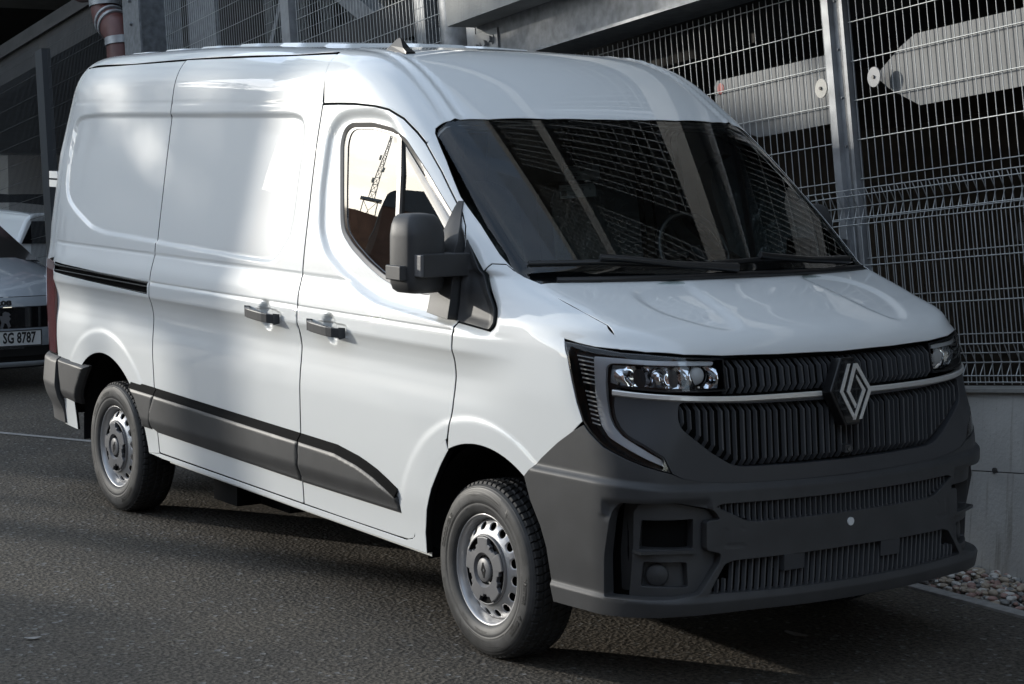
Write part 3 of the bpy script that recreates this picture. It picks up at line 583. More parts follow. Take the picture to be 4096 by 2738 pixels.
# fender
hoodgap = [(.218, -.872, 1.480), (.240, -.880, 1.468), (.371, -.868, 1.427), (.518, -.852, 1.383), (.611, -.843, 1.356), (.662, -.851, 1.324), (.706, -.857, 1.277)]
HL_top = [(.621, -.908, 1.281), (.554, -.932, 1.29), (.488, -.949, 1.301)]
HL_side = [(.490, -.951, 1.296), (.526, -.963, 1.24), (.556, -.961, 1.148), (.583, -.959, 1.074), (.615, -.955, 1.011)]
fen = hoodgap + HL_top + HL_side[1:] + [(.569, -.964, .968), (.488, -.972, .917), (.394, -.979, .846), (.315, -.983, .772)] + [(a, -1, c) for a, c in reversed([p for p in farch if p[0] < .30])] + [(-.186, -1, .80), (-.180, -1.0, .855), (-.170, -1, .897), (-.152, -1, .97), (-.142, -1, 1.08), (-.137, -1, 1.20), (-.132, -1, 1.31), (.082, -1, 1.304 - .012), (.108, -1, 1.325), (.098, -1, 1.385), (-.02, -.97, 1.515), (.005, -.9, 1.545), (.055, -.9, 1.545), (.092, -.906, 1.523), (.139, -.89, 1.502), (.207, -.868, 1.483)]
fen2 = np.array([(p[0], p[2]) for p in fen])
fender = panel('front_fender', fen2, side, 'paint', van, disp=flank, h=(.016, .009), mirror=True, gap=.0015)
# black triangle trim ahead of the door
tri = [(-.130, 1.318), (.075, 1.299), (.098, 1.327), (.090, 1.378), (-.028, 1.508), (-.150, 1.640)]
panel('corner_trim', tri, side, 'plastic', van, h=(.012, .012), mirror=True, r=.01, disp=lambda P: -.010 + .010 * (1 - sstep(.0, .03, pdist(P[:, [0, 2]], rnd(tri, .01)))) - .004 * sstep(.02, .035, pdist(P[:, [0, 2]], rnd(tri, .01))))
# a-pillar cover between door edge and windshield (seen white)
ws_L = [(-.560, -.843, 2.047), (-.425, -.861, 1.934), (-.27, -.882, 1.795), (-.126, -.895, 1.690), (.010, -.893, 1.581), (.088, -.903, 1.525)]
pil = [(-.552, -.872, 2.008)] + [(a, -.9, c) for a, c in ((-.550, 2.001), (-.408, 1.892), (-.219, 1.732), (-.178, 1.683), (-.155, 1.634), (-.135, 1.62), (-.022, 1.52), (.0, 1.548), (.05, 1.548))] + [(.088, -.903, 1.527)] + [(p[0], p[1], p[2]) for p in reversed(ws_L[:-1])]
panel('windshield_pillar', np.array([(p[0], p[2]) for p in pil]), side, 'paint', van, h=(.012, .009), mirror=True, disp=lambda P: flank(P) * .4, gap=.001)
# roof of the cab, with the dome over the windshield
phi = lambda y, z: math.atan2(y, z - 1.55)
cabr = [(-1.378, phi(-.908, 2.170)), (-1.25, phi(-.908, 2.170)), (-1.108, phi(-.908, 2.168)), (-.944, phi(-.908, 2.158)), (-.834, phi(-.907, 2.143)), (-.728, phi(-.903, 2.106)), (-.627, phi(-.897, 2.051)), (-.555, phi(-.89, 2.006)), (-.548, phi(-.865, 2.02)), (-.556, phi(-.843, 2.047)), (-.573, phi(-.825, 2.064)), (-.583, phi(-.775, 2.093)), (-.578, phi(-.738, 2.101))]
wst = [(-.53, phi(-.6, 2.103)), (-.470, phi(-.345, 2.106)), (-.445, phi(-.15, 2.108)), (-.438, 0)]
half = cabr + wst; sr = lambda L: [tuple(p) for p in roofd.to2(side.to3(np.array(L)))]
half = sr([(-1.378, 2.170), (-1.25, 2.170), (-1.108, 2.168), (-.944, 2.158), (-.834, 2.143), (-.728, 2.106), (-.627, 2.051), (-.555, 2.006), (-.550, 2.018), (-.558, 2.047), (-.573, 2.064)]) + cabr[-2:] + wst
loop = [(-1.47, sr([(-1.47, 2.402)])[0][1])] + sr([(-1.43, 2.396), (-1.413, 2.30)]) + half; loop = loop + [(a, -b) for a, b in reversed(loop[:-1])]
def roof_disp(P):
    y = np.abs(P[:, 1]); x = P[:, 0]; yr = np.interp(x, [-1.5, -1.1, -.9, -.58], [.665, .695, .712, .738])
    return .006 * np.exp(-((y - yr) / .012) ** 2) - .006 * np.exp(-((y - yr + .028) / .010) ** 2) - .004 * np.exp(-((y - yr - .035) / .02) ** 2)
cab = panel('cab_roof', loop, roofd, 'paint', van, h=(.022, .014), disp=roof_disp, fold=.012)[0]
# rear roof skin, side drip rails included
lr = sr([(-4.22, 2.389), (-3.6, 2.394), (-2.95, 2.404), (-2.2, 2.404), (-1.475, 2.400)]) + [(-1.475, 0)]
loop = lr + [(a, -b) for a, b in reversed(lr[:-1])]
rr_ = panel('cargo_roof', [(-4.52, phi(-.7, 2.34)), ] + loop + [(-4.52, -phi(-.7, 2.34))], roofd, 'paint', van, h=(.05, .03), fold=.012)[0]
for i, xx in enumerate((-4.2, -3.75, -3.3, -2.85, -2.4, -1.95)):
    for yy in ((-.38, .0, .38)):
        w = MB(); P = []
        L2 = rnd(np.array([(xx - .12, yy - .155), (xx + .12, yy - .155), (xx + .12, yy + .155), (xx - .12, yy + .155)]), .03); base = top.to3(L2); t2 = base.copy(); c = t2.mean(0); t2 = c + (t2 - c) * (.86, .88, 1); t2[:, 2] = top.to3(t2[:, :2])[:, 2] + .014
        n = len(L2); w.add(list(base) + list(t2), [(i_, (i_ + 1) % n, n + (i_ + 1) % n, n + i_) for i_ in range(n)] + [tuple(range(n, 2 * n))], False); w.build('roof_rib', 'paint', rr_)
# antenna
w = MB(); A = top.to3(np.array([(-1.20, -.625)]))[0]
prof = [(-.075, .0), (-.055, .018), (-.02, .05), (.000, .058), (.012, .052), (.05, .018), (.085, .004), (.085, -.006), (-.075, -.006)]
V = []
for k, (a, c) in enumerate(prof):
    th = .024 * (1 - max(c, 0) / .066) + .001; V += [(A[0] + a, A[1] - th, A[2] + c - .0 - .12 * a), (A[0] + a, A[1] + th, A[2] + c - .12 * a)]
n = len(prof); w.add(V, [(2 * i, 2 * i + 1, 2 * ((i + 1) % n) + 1, 2 * ((i + 1) % n)) for i in range(n)] + [tuple(2 * i for i in reversed(range(n))), tuple(2 * i + 1 for i in range(n))])
w.build('antenna_fin', 'black', cab)
# hood
hf = [(.706, -.857, 1.277), (.774, -.795, 1.270), (.848, -.678, 1.261), (.888, -.532, 1.253), (.925, -.295, 1.249), (.941, 0, 1.245)]
hr = [(.214, -.868, 1.481), (.301, -.647, 1.485), (.350, -.325, 1.492), (.372, 0, 1.495)]
hl_ = hoodgap[1:-1] + hf; hl2 = [hr[0]] + hl_
hloop = [(p[0], p[1]) for p in hl2[:-1]] + [(hl2[-1][0], 0)] + [(p[0], -p[1]) for p in reversed(hl2[:-1])] + [(p[0], -p[1]) for p in hr[1:-1]] + [(hr[-1][0], 0)] + [(p[0], p[1]) for p in reversed(hr[1:-1])]
class HoodD:    # tilted axis so that the steep nose edge is well sampled: angle about a crosswise axis, y
    cx, cz = .25, 1.05
    def to2(s, P): return np.column_stack([np.arctan2(P[:, 2] - s.cz, P[:, 0] - s.cx) * .5, P[:, 1]])
    def to3(s, q): n = len(q); a = q[:, 0] / .5; O = np.column_stack([np.full(n, s.cx), q[:, 1], np.full(n, s.cz)]); D = np.column_stack([np.cos(a), np.zeros(n), np.sin(a)]); return cast(O, D, .02, 1.2)
hoodd = HoodD()
h3 = [p for p in hl2] + [(p[0], -p[1], p[2]) for p in reversed(hl2[:-1])] + [(p[0], -p[1], p[2]) for p in hr[1:]] + [p for p in reversed(hr[1:-1])]
SC = np.array([(.36, .28), (.50, .315), (.66, .33), (.80, .36), (.84, .42), (.80, .50), (.70, .57), (.58, .62), (.44, .61), (.37, .52)])
SC = chaikin(SC, 2)
def hood_disp(P):
    q = np.column_stack([P[:, 0], np.abs(P[:, 1])]); t = soft_in(q, SC, -.008, .035) * (P[:, 2] > 1.31)
    return -.009 * t + .000 * np.exp(-((q[:, 1] - .30 - .1 * (.8 - q[:, 0])) / .03) ** 2) * sstep(.86, .8, q[:, 0])
hood = panel('bonnet', h3, hoodd, 'paint', van, h=(.009, .016), disp=hood_disp, gap=.0012, fold=.02)[0]
# windshield and cowl
wl = [(-.438, 0, 2.107), (-.47, -.345, 2.106), (-.53, -.6, 2.103), (-.578, -.738, 2.101), (-.583, -.775, 2.093), (-.573, -.825, 2.064), (-.560, -.843, 2.047)] + ws_L[1:] + [(.139, -.89, 1.502), (.214, -.87, 1.478), (.301, -.647, 1.478), (.36, -.325, 1.478), (.385, 0, 1.478)]
wfull = wl + [(p[0], -p[1], p[2]) for p in reversed(wl[1:-1])]
win2 = [(-.47, 0, 2.085), (-.50, -.345, 2.083), (-.565, -.60, 2.078), (-.585, -.765, 2.06), (-.545, -.805, 2.01), (-.27, -.835, 1.80), (.02, -.855, 1.575), (.12, -.80, 1.545), (.22, -.55, 1.560), (.29, 0, 1.560)]
wfi = win2 + [(p[0], -p[1], p[2]) for p in reversed(win2[1:-1])]
f2_ = lambda L: np.array([(p[1], p[2]) for p in L])
ws = panel('windshield', f2_(wfull), front, 'wglass', van, h=(.03, .025), gap=.0, off=-.004, fold=0)[0]
panel('windshield_border', f2_(wfull), front, 'gloss', van, h=(.03, .025), holes=[rnd(f2_(wfi), .04)], gap=0, off=-.018, fold=0)
def wiper(pts, arm, name='wiper'):
    w = MB(); P = [Vector(p) for p in pts]; w.tube([p + Vector((.012, 0, .014)) for p in P], .011, 6); w.tube([p + Vector((.004, 0, .004)) for p in P], .006, 4); w.tube([Vector(p) + Vector((.015, 0, .018)) for p in arm], [.014] * (len(arm) - 1) + [.02], 6); return w.build(name, 'black', van)
def onws(y, z, o=.012): p = front.to3(np.array([(y, z)])); g = grad(p); return tuple((p + g * o)[0])
wiper([onws(-.86, 1.530), onws(-.60, 1.533), onws(-.35, 1.522), onws(-.15, 1.512)], [onws(-.60, 1.535, .03), onws(-.50, 1.528, .03), onws(-.30, 1.508, .02), onws(-.05, 1.492, .02)])
wiper([onws(-.12, 1.520), onws(.12, 1.527), onws(.35, 1.522), onws(.52, 1.512)], [onws(.12, 1.530, .03), onws(.17, 1.522, .03), onws(.42, 1.505, .02), onws(.66, 1.495, .02)])
w = MB()
cw = [tuple(front.to3(np.array([(y, 1.488)]))[0] + np.array([.004, 0, .012 - .01 * abs(y)])) for y in np.linspace(-.80, .80, 25)]
w.tube(cw, .013, 6); w.build('cowl', 'black', van)
# ---- headlights
HL = [(.554, -.932, 1.288), (.621, -.908, 1.280), (.711, -.859, 1.268), (.777, -.797, 1.264), (.851, -.68, 1.252), (.892, -.529, 1.243), (.903, -.528, 1.193), (.914, -.531, 1.128), (.893, -.625, 1.127), (.838, -.757, 1.130), (.777, -.839, 1.137), (.722, -.889, 1.142), (.722, -.896, 1.075), (.737, -.896, 1.032), (.758, -.89, 1.0), (.786, -.877, .973), (.835, -.837, .94), (.874, -.784, .899), (.888, -.759, .842), (.846, -.844, .869), (.796, -.892, .894), (.714, -.933, .931), (.654, -.949, .973)] + HL_side[::-1][:-1] + [(.493, -.951, 1.293)]
hbs = panel('headlight', HL, cyl, 'black', van, h=(.02, .015), off=-.055, gap=.0, fold=0, mirror=True)
panel('headlight_rim', HL, cyl, 'black', hbs, h=(.02, .012), off=-.002, gap=.001, fold=.06, mirror=True, holes=[shrink(clean(resamp(cyl.to2(np.array(HL)), .012)), .006)], hole_fold=.05)
panel('lens', HL, cyl, 'lens', hbs, h=(.03, .03), off=0.001, gap=.003, fold=0, mirror=True)
drl = [(.633, -.925, 1.250), (.72, -.86, 1.245), (.80, -.77, 1.240), (.88, -.56, 1.236), (.878, -.56, 1.222), (.80, -.78, 1.226), (.735, -.86, 1.230), (.690, -.895, 1.228), (.676, -.907, 1.215), (.68, -.912, 1.158), (.692, -.913, 1.09), (.707, -.913, 1.04), (.73, -.908, 1.004), (.764, -.895, .973), (.813, -.863, .942), (.873, -.788, .889), (.884, -.77, .862), (.842, -.841, .896), (.778, -.896, .937), (.722, -.923, .966), (.687, -.931, 1.004), (.664, -.932, 1.054), (.648, -.932, 1.121), (.638, -.93, 1.19), (.630, -.928, 1.24)]
panel('light_strip', drl, cyl, 'drl', hbs, h=(.012, .008), off=-.016, gap=0, fold=.02, mirror=True, r=.01)
lampb = [(.690, -.893, 1.222), (.80, -.775, 1.222), (.893, -.545, 1.220), (.905, -.545, 1.14), (.838, -.757, 1.145), (.73, -.88, 1.150), (.695, -.908, 1.158)]
panel('reflector', lampb, cyl, 'bright', hbs, h=(.012, .008), off=-.045, gap=0, fold=.01, mirror=True, disp=lambda P: .020 * np.sin(P[:, 1] * 55) * np.cos((P[:, 2] - 1.18) * 30))
for k, hb in enumerate(hbs):
    sg = 1 if k == 0 else -1
    for (c, r_) in (((.865, -.62, 1.180), .038), ((.80, -.755, 1.182), .030)):
        w = MB(); c = np.array(c) * (1, sg, 1); g = grad(np.array([c * (1, sg, 1)]))[0] * (1, sg, 1)
        ax = Vector((.93, g[1] * .5, 0)).normalized()
        w.tube([Vector(c) - ax * .04, Vector(c) - ax * .01], r_, 24, caps=False); w.build('lamp_ring', 'bright', hb)
        w = MB(); n1, n2 = 8, 24; V = []; Fc = []; u = ax.orthogonal().normalized(); v = ax.cross(u)
        for i in range(n1):
            a = i / (n1 - 1) * math.pi / 2
            for j in range(n2): b_ = j / n2 * 2 * math.pi; V.append(Vector(c) - ax * .022 + ax * (.02 * math.cos(a)) + (u * math.cos(b_) + v * math.sin(b_)) * r_ * .85 * math.sin(a))
        for i in range(n1 - 1):
            for j in range(n2): Fc.append((i * n2 + j, i * n2 + (j + 1) % n2, (i + 1) * n2 + (j + 1) % n2, (i + 1) * n2 + j))
        w.add(V, Fc, True); w.build('projector_lens', 'bright' if r_ < .035 else 'tick', hb)
    for i in range(16):
        z = 1.250 - i * .0158; 
        if i == 7: continue
        t = np.interp(z, [1.0, 1.25], [0, 1]); th0 = math.atan2(-.947 + .0 * t, .655 - .098 * t); th1 = th0 + .062 * (.35 + .65 * t)
        if i > 11: th1 = th0 + .030
        P = cyl.to3(np.array([(th0, z), (th1, z - .006), (th1, z - .010), (th0, z - .005)])); g = grad(P); P = (P - g * .014) * (1, sg, 1)
        w = MB(); w.prism([tuple(p) for p in P], tuple(-g[0] * .004 * (1, sg, 1))); w.build('reflector_bar', 'tick', hb)
# ---- dark centre panel, chrome strip, grilles
tr = [(.722, -.893, 1.137), (.804, -.816, 1.120), (.873, -.697, 1.108), (.914, -.553, 1.098), (.938, -.437, 1.095), (.970, -.123, 1.093), (.975, 0, 1.093)]
trl = [(.722, -.896, 1.075), (.737, -.896, 1.032), (.758, -.89, 1.0), (.786, -.877, .973), (.835, -.837, .94), (.874, -.784, .899), (.890, -.757, .840)]
trb = [(.902, -.717, .819), (.923, -.637, .803), (.95, -.518, .793), (.988, -.262, .788), (1.0, 0, .787)]
trim_half = tr[::-1] + trl + trb
trim = trim_half + [(p[0], -p[1], p[2]) for p in reversed(trim_half[:-1])][:-0 or None]
trim = trim[:-1]
gl = [(.975, 0, 1.072), (.94, -.437, 1.078), (.876, -.722, 1.092), (.878, -.724, 1.029), (.888, -.712, .995), (.905, -.655, .95), (.923, -.599, .905), (.943, -.524, .860), (.954, -.47, .850), (.985, -.22, .846), (.995, 0, .846)]
gloop = gl + [(p[0], -p[1], p[2]) for p in reversed(gl[1:-1])]
def pl3(L): return cyl.to2(np.array(L, float))
tp = panel('centre_panel', pl3(trim), cyl, 'satin', van, h=(.02, .012), holes=[rnd(pl3(gloop), .02)], hole_fold=.05, gap=.0015)[0]
grille = panel('lower_grille', pl3(gloop), cyl, 'void', van, h=(.05, .05), off=-.06, gap=-.01, fold=0)[0]
ug = [(.88, -.535, 1.246), (.925, -.295, 1.243), (.941, 0, 1.240)]; ugb = [(.968, 0, 1.100), (.93, -.437, 1.104), (.913, -.535, 1.108)]
uh = ug + ugb; uloop = [(.88, -.535, 1.246), (.925, -.295, 1.243), (.941, 0, 1.240), (.925, .295, 1.243), (.88, .535, 1.246), (.913, .535, 1.108), (.93, .437, 1.104), (.968, 0, 1.100), (.93, -.437, 1.104), (.913, -.535, 1.108)]
ugr = panel('upper_grille', pl3(uloop), cyl, 'void', van, h=(.05, .05), off=-.05, gap=-.01, fold=0)[0]
def xfront(y, z): return front.to3(np.array([(y, z)]))[0][0]
def rib(y, z0, z1, par, wd=.0100, back=.016, dep=.034, bend=.026, name='rib', mb=None, m='rib', lean=0.):
    zs = [z1, z1 - bend, z0 + bend, z0]; xs = [xfront(y, z1) - dep, xfront(y, z1 - bend) - .004, xfront(y, z0 + bend) - .004, xfront(y, z0) - dep * .8]
    V = []; Fc = []
    for x, z in zip(xs, zs):
        yy = y + lean * (z - z0)
        V += [(x, yy - wd / 2 + .0025, z), (x, yy + wd / 2 - .0025, z), (x - back, yy + wd / 2, z), (x - back, yy - wd / 2, z)]
    for i in range(3):
        for k in range(4): Fc.append((i * 4 + k, i * 4 + 4 + k, i * 4 + 4 + (k + 1) % 4, i * 4 + (k + 1) % 4))
    if mb is not None: return mb.add(V, Fc)
    return mesh(name, V, Fc, m, par)
per = .0885
for k in range(-6, 7):
    for j, dy in enumerate((-.028, 0, .027)):
        y = k * per + dy + .012
        if abs(y) < .528: rib(y, 1.112, 1.226 + .006 * (abs(y) / .5) ** 2, ugr, wd=.0125 if j == 0 else .0095)
for k in range(-9, 10):
    for j, dy in enumerate((-.028, 0, .027)):
        y = k * per + dy + .006; ay = abs(y)
        if ay > .712: continue
        zt = 1.068 + .02 * (ay / .7) ** 2; zb = .850 if ay < .50 else np.interp(ay, [.50, .60, .655, .712], [.860, .915, .955, 1.0])
        if zt - zb > .06: rib(y, zb, zt, grille, wd=.0125 if j == 0 else .0095)
w = MB(); w.box(.93, .955, -.52, .52, 1.098, 1.104); 
# chrome strip in two lengths
def strip(y0, y1, sg):
    n = 26; V = []; Fc = []
    for i in range(n):
        y = y0 + (y1 - y0) * i / (n - 1); ay = abs(y); zc = 1.095 + (.0 if ay < .45 else .115 * (ay - .45) ** 2 + .012 * (ay - .45)); hw = .0115
        for (o, dz) in ((-.02, hw), (.004, hw), (.008, hw - .004), (.008, -hw + .006), (-.004, -hw - .001), (-.02, -hw)):
            P = cyl.to3(np.array([(math.atan2(-ay, .97 - .22 * ay * ay - max(0, ay - .7) * .5), zc + dz)])); P = P + grad(P) * o; V.append((P[0][0], P[0][1] * -sg, P[0][2]))
    for i in range(n - 1):
        for k in range(6): Fc.append((i * 6 + k, i * 6 + 6 + k, i * 6 + 6 + (k + 1) % 6, i * 6 + (k + 1) % 6))
    Fc += [tuple(range(6)), tuple(reversed(range((n - 1) * 6, n * 6)))]
    o = mesh('chrome_strip', V, Fc, 'chrome', van, False); return o
strip(-.118, -.885, -1); strip(.130, .885, 1)
# badge
bt = Vector((-.118, 0, .993)); bn = Vector((.989, 0, .148))
def bp_(y, z, o=0.): x = 1.0 - (z - 1.10) * .15; return Vector((x, y, z)) + bn * o
out = [(-.062, 1.226), (.006, 1.226), (.074, 1.110), (.012, .976), (-.062, .976), (-.125, 1.103)]
out = [(-.036 + (1 if i in (1, 2, 3) else -1) * a, z) for i, (a, z) in enumerate(((.034, 1.226), (.034, 1.226), (.099, 1.105), (.036, .978), (.036, .978), (.099, 1.105)))]
YC = .0; sh = -.026
out = [(y - sh - .010, z) for y, z in out]
yo = -sh - .010
w = MB(); w.prism([bp_(y, z, .022) for y, z in out], tuple(-bn * .05)); badge = w.build('badge', 'black', van)
md = badge.modifiers.new('b', 'BEVEL'); md.width = .004; md.segments = 2
o2 = [((y - yo + .026) * .88 - .026 + yo, 1.103 + (z - 1.103) * .93) for y, z in out]
w = MB(); w.prism([bp_(y, z, .024) for y, z in o2], tuple(-bn * .002)); w.build('badge_face', 'gloss', badge)
def bstripe(poly):
    w = MB(); w.prism([bp_(y + yo + .010, z, .0265) for y, z in poly], tuple(-bn * .003)); w.build('badge_stripe', 'chrome', badge)
SA = [(-.050, 1.202), (-.036, 1.202), (-.083, 1.102), (-.033, 1.008), (-.041, .995), (-.099, 1.101)]
bstripe(SA)
bstripe([(-.019, 1.202), (.000, 1.202), (-.009, 1.186), (-.049, 1.100), (-.021, 1.050), (-.029, 1.037), (-.065, 1.100)])
bstripe([(-.009, 1.186), (.000, 1.202), (.062, 1.102), (.001, .996), (-.012, .996), (.045, 1.102)])
bstripe([(-.012, 1.147), (-.010, 1.160), (.031, 1.101), (-.032, .995), (-.045, .995), (.014, 1.101)])
bstripe([(-.045, .995), (-.033, 1.008), (-.032, .995)])
w = MB(); w.box(xfront(0, .88) - .02, xfront(0, .88) + .016, -.022 + .0, .014, .872, .900); cb = w.build('front_camera', 'plastic', van); w = MB(); w.tube([(xfront(0, .88) + .016, -.004, .884), (xfront(0, .88) + .019, -.004, .884)], .008, 16); w.build('camera_lens', 'gloss', cb)
# ---- bumper
arch_e = [(.315, -.983, .772), (.345, -.976, .688), (.399, -.965, .594), (.427, -.957, .519), (.448, -.943, .374), (.462, -.938, .318)]
bt_ = [(.622, -.953, .998), (.569, -.964, .968), (.488, -.972, .917), (.394, -.979, .846)]
bot = [(.70, -.90, .318), (.914, -.753, .335), (.987, -.482, .340), (1.02, -.2, .338), (1.03, 0, .338)]
tipside = [(.888, -.759, .838), (.846, -.844, .865), (.796, -.892, .890), (.714, -.933, .927), (.654, -.949, .970)]
bh = [(1.0, 0, .786)] + [p for p in trb[::-1][1:]] + tipside + bt_ + arch_e + bot
bl = bh + [(p[0], -p[1], p[2]) for p in reversed(bh[1:-1])]
slot = [(1.005, 0, .723), (.97, -.35, .723), (.944, -.575, .724), (.935, -.600, .715), (.967, -.485, .657), (.974, -.44, .650), (1.0, -.2, .650), (1.01, 0, .650)]
slotl = slot + [(p[0], -p[1], p[2]) for p in reversed(slot[1:-1])]
lg = [(1.017, 0, .522), (.965, -.535, .516), (.955, -.57, .505), (.957, -.645, .402), (.99, -.4, .398), (1.033, 0, .398)]
lgl = lg + [(p[0], -p[1], p[2]) for p in reversed(lg[1:-1])]
mouth = [(.842, -.862, .672), (.928, -.672, .672), (.932, -.675, .562), (.835, -.868, .560)]
INT = np.array([(.735, -.928, .385), (.735, -.928, .533), (.760, -.920, .704), (.790, -.905, .738), (.899, -.750, .737), (.935, -.61, .705), (.945, -.585, .668), (.935, -.64, .664), (.937, -.64, .56), (.953, -.585, .545), (.953, -.592, .511), (.945, -.672, .405), (.91, -.76, .392)])
INT2 = cyl.to2(INT); FOG = cyl.to2(np.array([(.845, -.853, .520), (.93, -.70, .518), (.937, -.70, .425), (.84, -.865, .425)])); TOW = rnd(cyl.to2(np.array([(.952, -.566, .634), (.967, -.493, .632), (.970, -.492, .568), (.955, -.568, .568)])), .01)
def bump_disp(P):
    P = P * (1, 1, 1); A = P.copy(); A[:, 1] = -np.abs(A[:, 1]); q = cyl.to2(A); z = P[:, 2]
    ay = np.abs(P[:, 1]); zl = np.interp(ay, [0, .5, .76, .95], [.772, .776, .783, .806])
    d = .018 * (1 - sstep(zl - .006, zl + .016, z)) + .003
    d = d + .010 * (1 - sstep(.382, .394, z)) 
    dT = pdist(q, TOW); d = d - .003 * (dT < .0022)
    d = d - .012 * sstep(0, .05, z - .66) * sstep(-.02, .012, .733 - z) * (ay < .93) * (ay > .62)
    return d
bumper = panel('front_bumper', pl3(bl), cyl, 'plastic', van, h=(.010, .0075), holes=[rnd(pl3(slotl), .008), rnd(pl3(lgl), .010), rnd(INT2, .012), rnd(INT2 * (-1, 1), .012)], disp=bump_disp, gap=.001, hole_fold=.055, fold=.04)[0]
INTR = rnd(INT2, .012); MO = rnd(pl3(mouth), .008); FO = rnd(FOG, .012)
panel('intake_recess', INTR, cyl, 'plastic', bumper, h=(.03, .03), gap=-.0015, off=-.085, fold=0, mirror=True)
BLK = rnd(cyl.to2(np.array([(.800, -.884, .388), (.818, -.880, .55), (.822, -.879, .700), (.842, -.863, .732), (.902, -.748, .731), (.935, -.612, .700), (.943, -.590, .667), (.934, -.642, .662), (.936, -.642, .560), (.951, -.588, .543), (.951, -.595, .511), (.944, -.675, .398), (.91, -.76, .388)])), .008)
rec = panel('intake_block', BLK, cyl, 'plastic', bumper, h=(.012, .01), holes=[MO, FO], gap=-.0005, off=-.022, fold=.06, hole_fold=.05, mirror=True, disp=lambda P: -.010 * sstep(.055, .075, np.abs(P[:, 2] - .610)) * (P[:, 2] > .55) * 0)
panel('fog_pocket', FO, cyl, 'plastic', bumper, h=(.012, .01), gap=-.001, off=-.058, fold=0, mirror=True)
panel('air_duct', MO, cyl, 'void', bumper, h=(.05, .05), gap=-.001, off=-.072, fold=0, mirror=True)
for sg in (1, -1):
    c = cyl.to3(np.array([(math.atan2(-.80, .872), .468)])); g = grad(c)[0]; c = Vector(c[0] * (1, sg, 1)); g = Vector(g * (1, sg, 1))
    w = MB(); w.tube([c - g * .07, c - g * .050, c - g * .045, c - g * .042], [.042, .042, .036, .004], 32); o_ = w.build('fog_lamp_blank', 'plastic', bumper)
    L_ = [(.845, -.860), (.90, -.745), (.928, -.672)]; w = MB(); LP = [Vector((a * 1.0, b_ * sg, .556)) for a, b_ in L_]
    w.prism([(p.x - .0, p.y, .548) for p in LP] + [(p.x - .05, p.y, .548) for p in reversed(LP)], (0, 0, .012)); w.build('duct_blade', 'plastic', bumper)
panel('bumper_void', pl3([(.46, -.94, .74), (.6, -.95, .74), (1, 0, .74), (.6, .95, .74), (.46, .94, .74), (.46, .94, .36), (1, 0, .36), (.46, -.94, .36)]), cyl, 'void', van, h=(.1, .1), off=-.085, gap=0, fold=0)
ms = MB()
for i in range(-24, 25):
    y = i * .0245 + .004; ay = abs(y); zb = .652 if ay < .46 else np.interp(ay, [.46, .60], [.66, .712])
    if ay < .585: rib(y, zb - .004, .727, None, wd=.010, dep=.0, bend=.01, mb=ms)
ms.V = [(x + .012, y, z) for x, y, z in ms.V]; ms.build('slot_ribs', 'rib', bumper, kind='stuff')
ms = MB()
for i in range(-24, 24):
    y = i * .0275 + .004
    if abs(y) < .63: rib(y, .395, .526 if abs(y) < .55 else .45, None, wd=.011, dep=.006, bend=.02, mb=ms, lean=.16)
ms.V = [(x + .006, y, z) for x, y, z in ms.V]; ms.build('air_intake_ribs', 'rib', bumper, kind='stuff')
for y in (-.28, .205):
    w = MB(); w.box(.96, xfront(y, .50) + .018, y - .05, y + .05, .462, .522); o = w.build('sensor_cover', 'satin', bumper)
w = MB(); w.tube([(xfront(0, .612) + .018, -.012, .615), (xfront(0, .612) + .026, -.012, .615)], .0155, 24); w.build('towing_hole_cap', 'paint', bumper)
# ---- side mouldings
def clad(top_, bot_, name='side_moulding', ends=None):
    T_ = np.array(top_, float); B_ = np.array(bot_, float); T2 = T_ - (0, .034); T2[0, 0] -= 0
    strip = list(T_) + list(T2[::-1]); main = list(T2 - (0, .0015)) + list(B_[::-1]); L2 = rnd(main, .004)
    panel('moulding_top_strip', strip, side, 'void', van, h=(.012, .008), disp=lambda P: .004 + .018 * sstep(0, .034, np.interp(P[:, 0], T_[::-1, 0], T_[::-1, 1]) - P[:, 2]), mirror=True, gap=.0005, fold=.01)
    panel(name, main, side, 'plastic', van, h=(.010, .007), disp=lambda P: .027 - .006 * (1 - sstep(0, .010, pdist(P[:, [0, 2]], L2))) - .018 * sstep(.580, .50, P[:, 2]), mirror=True, gap=.0008, fold=.028)
clad([(-2.925, .741), (-3.232, .746)], [(-3.008, .520), (-3.128, .522), (-3.10, .56), (-3.16, .66)])
clad([(-1.404, .709), (-2.917, .740)], [(-1.425, .488), (-2.94, .512), (-3.00, .53), (-2.985, .62)])
clad([(-.585, .582), (-.660, .612), (-.744, .642), (-.830, .664), (-.890, .677), (-.985, .690), (-1.073, .702), (-1.394, .709)], [(-.567, .484), (-1.417, .487), (-1.408, .58)])
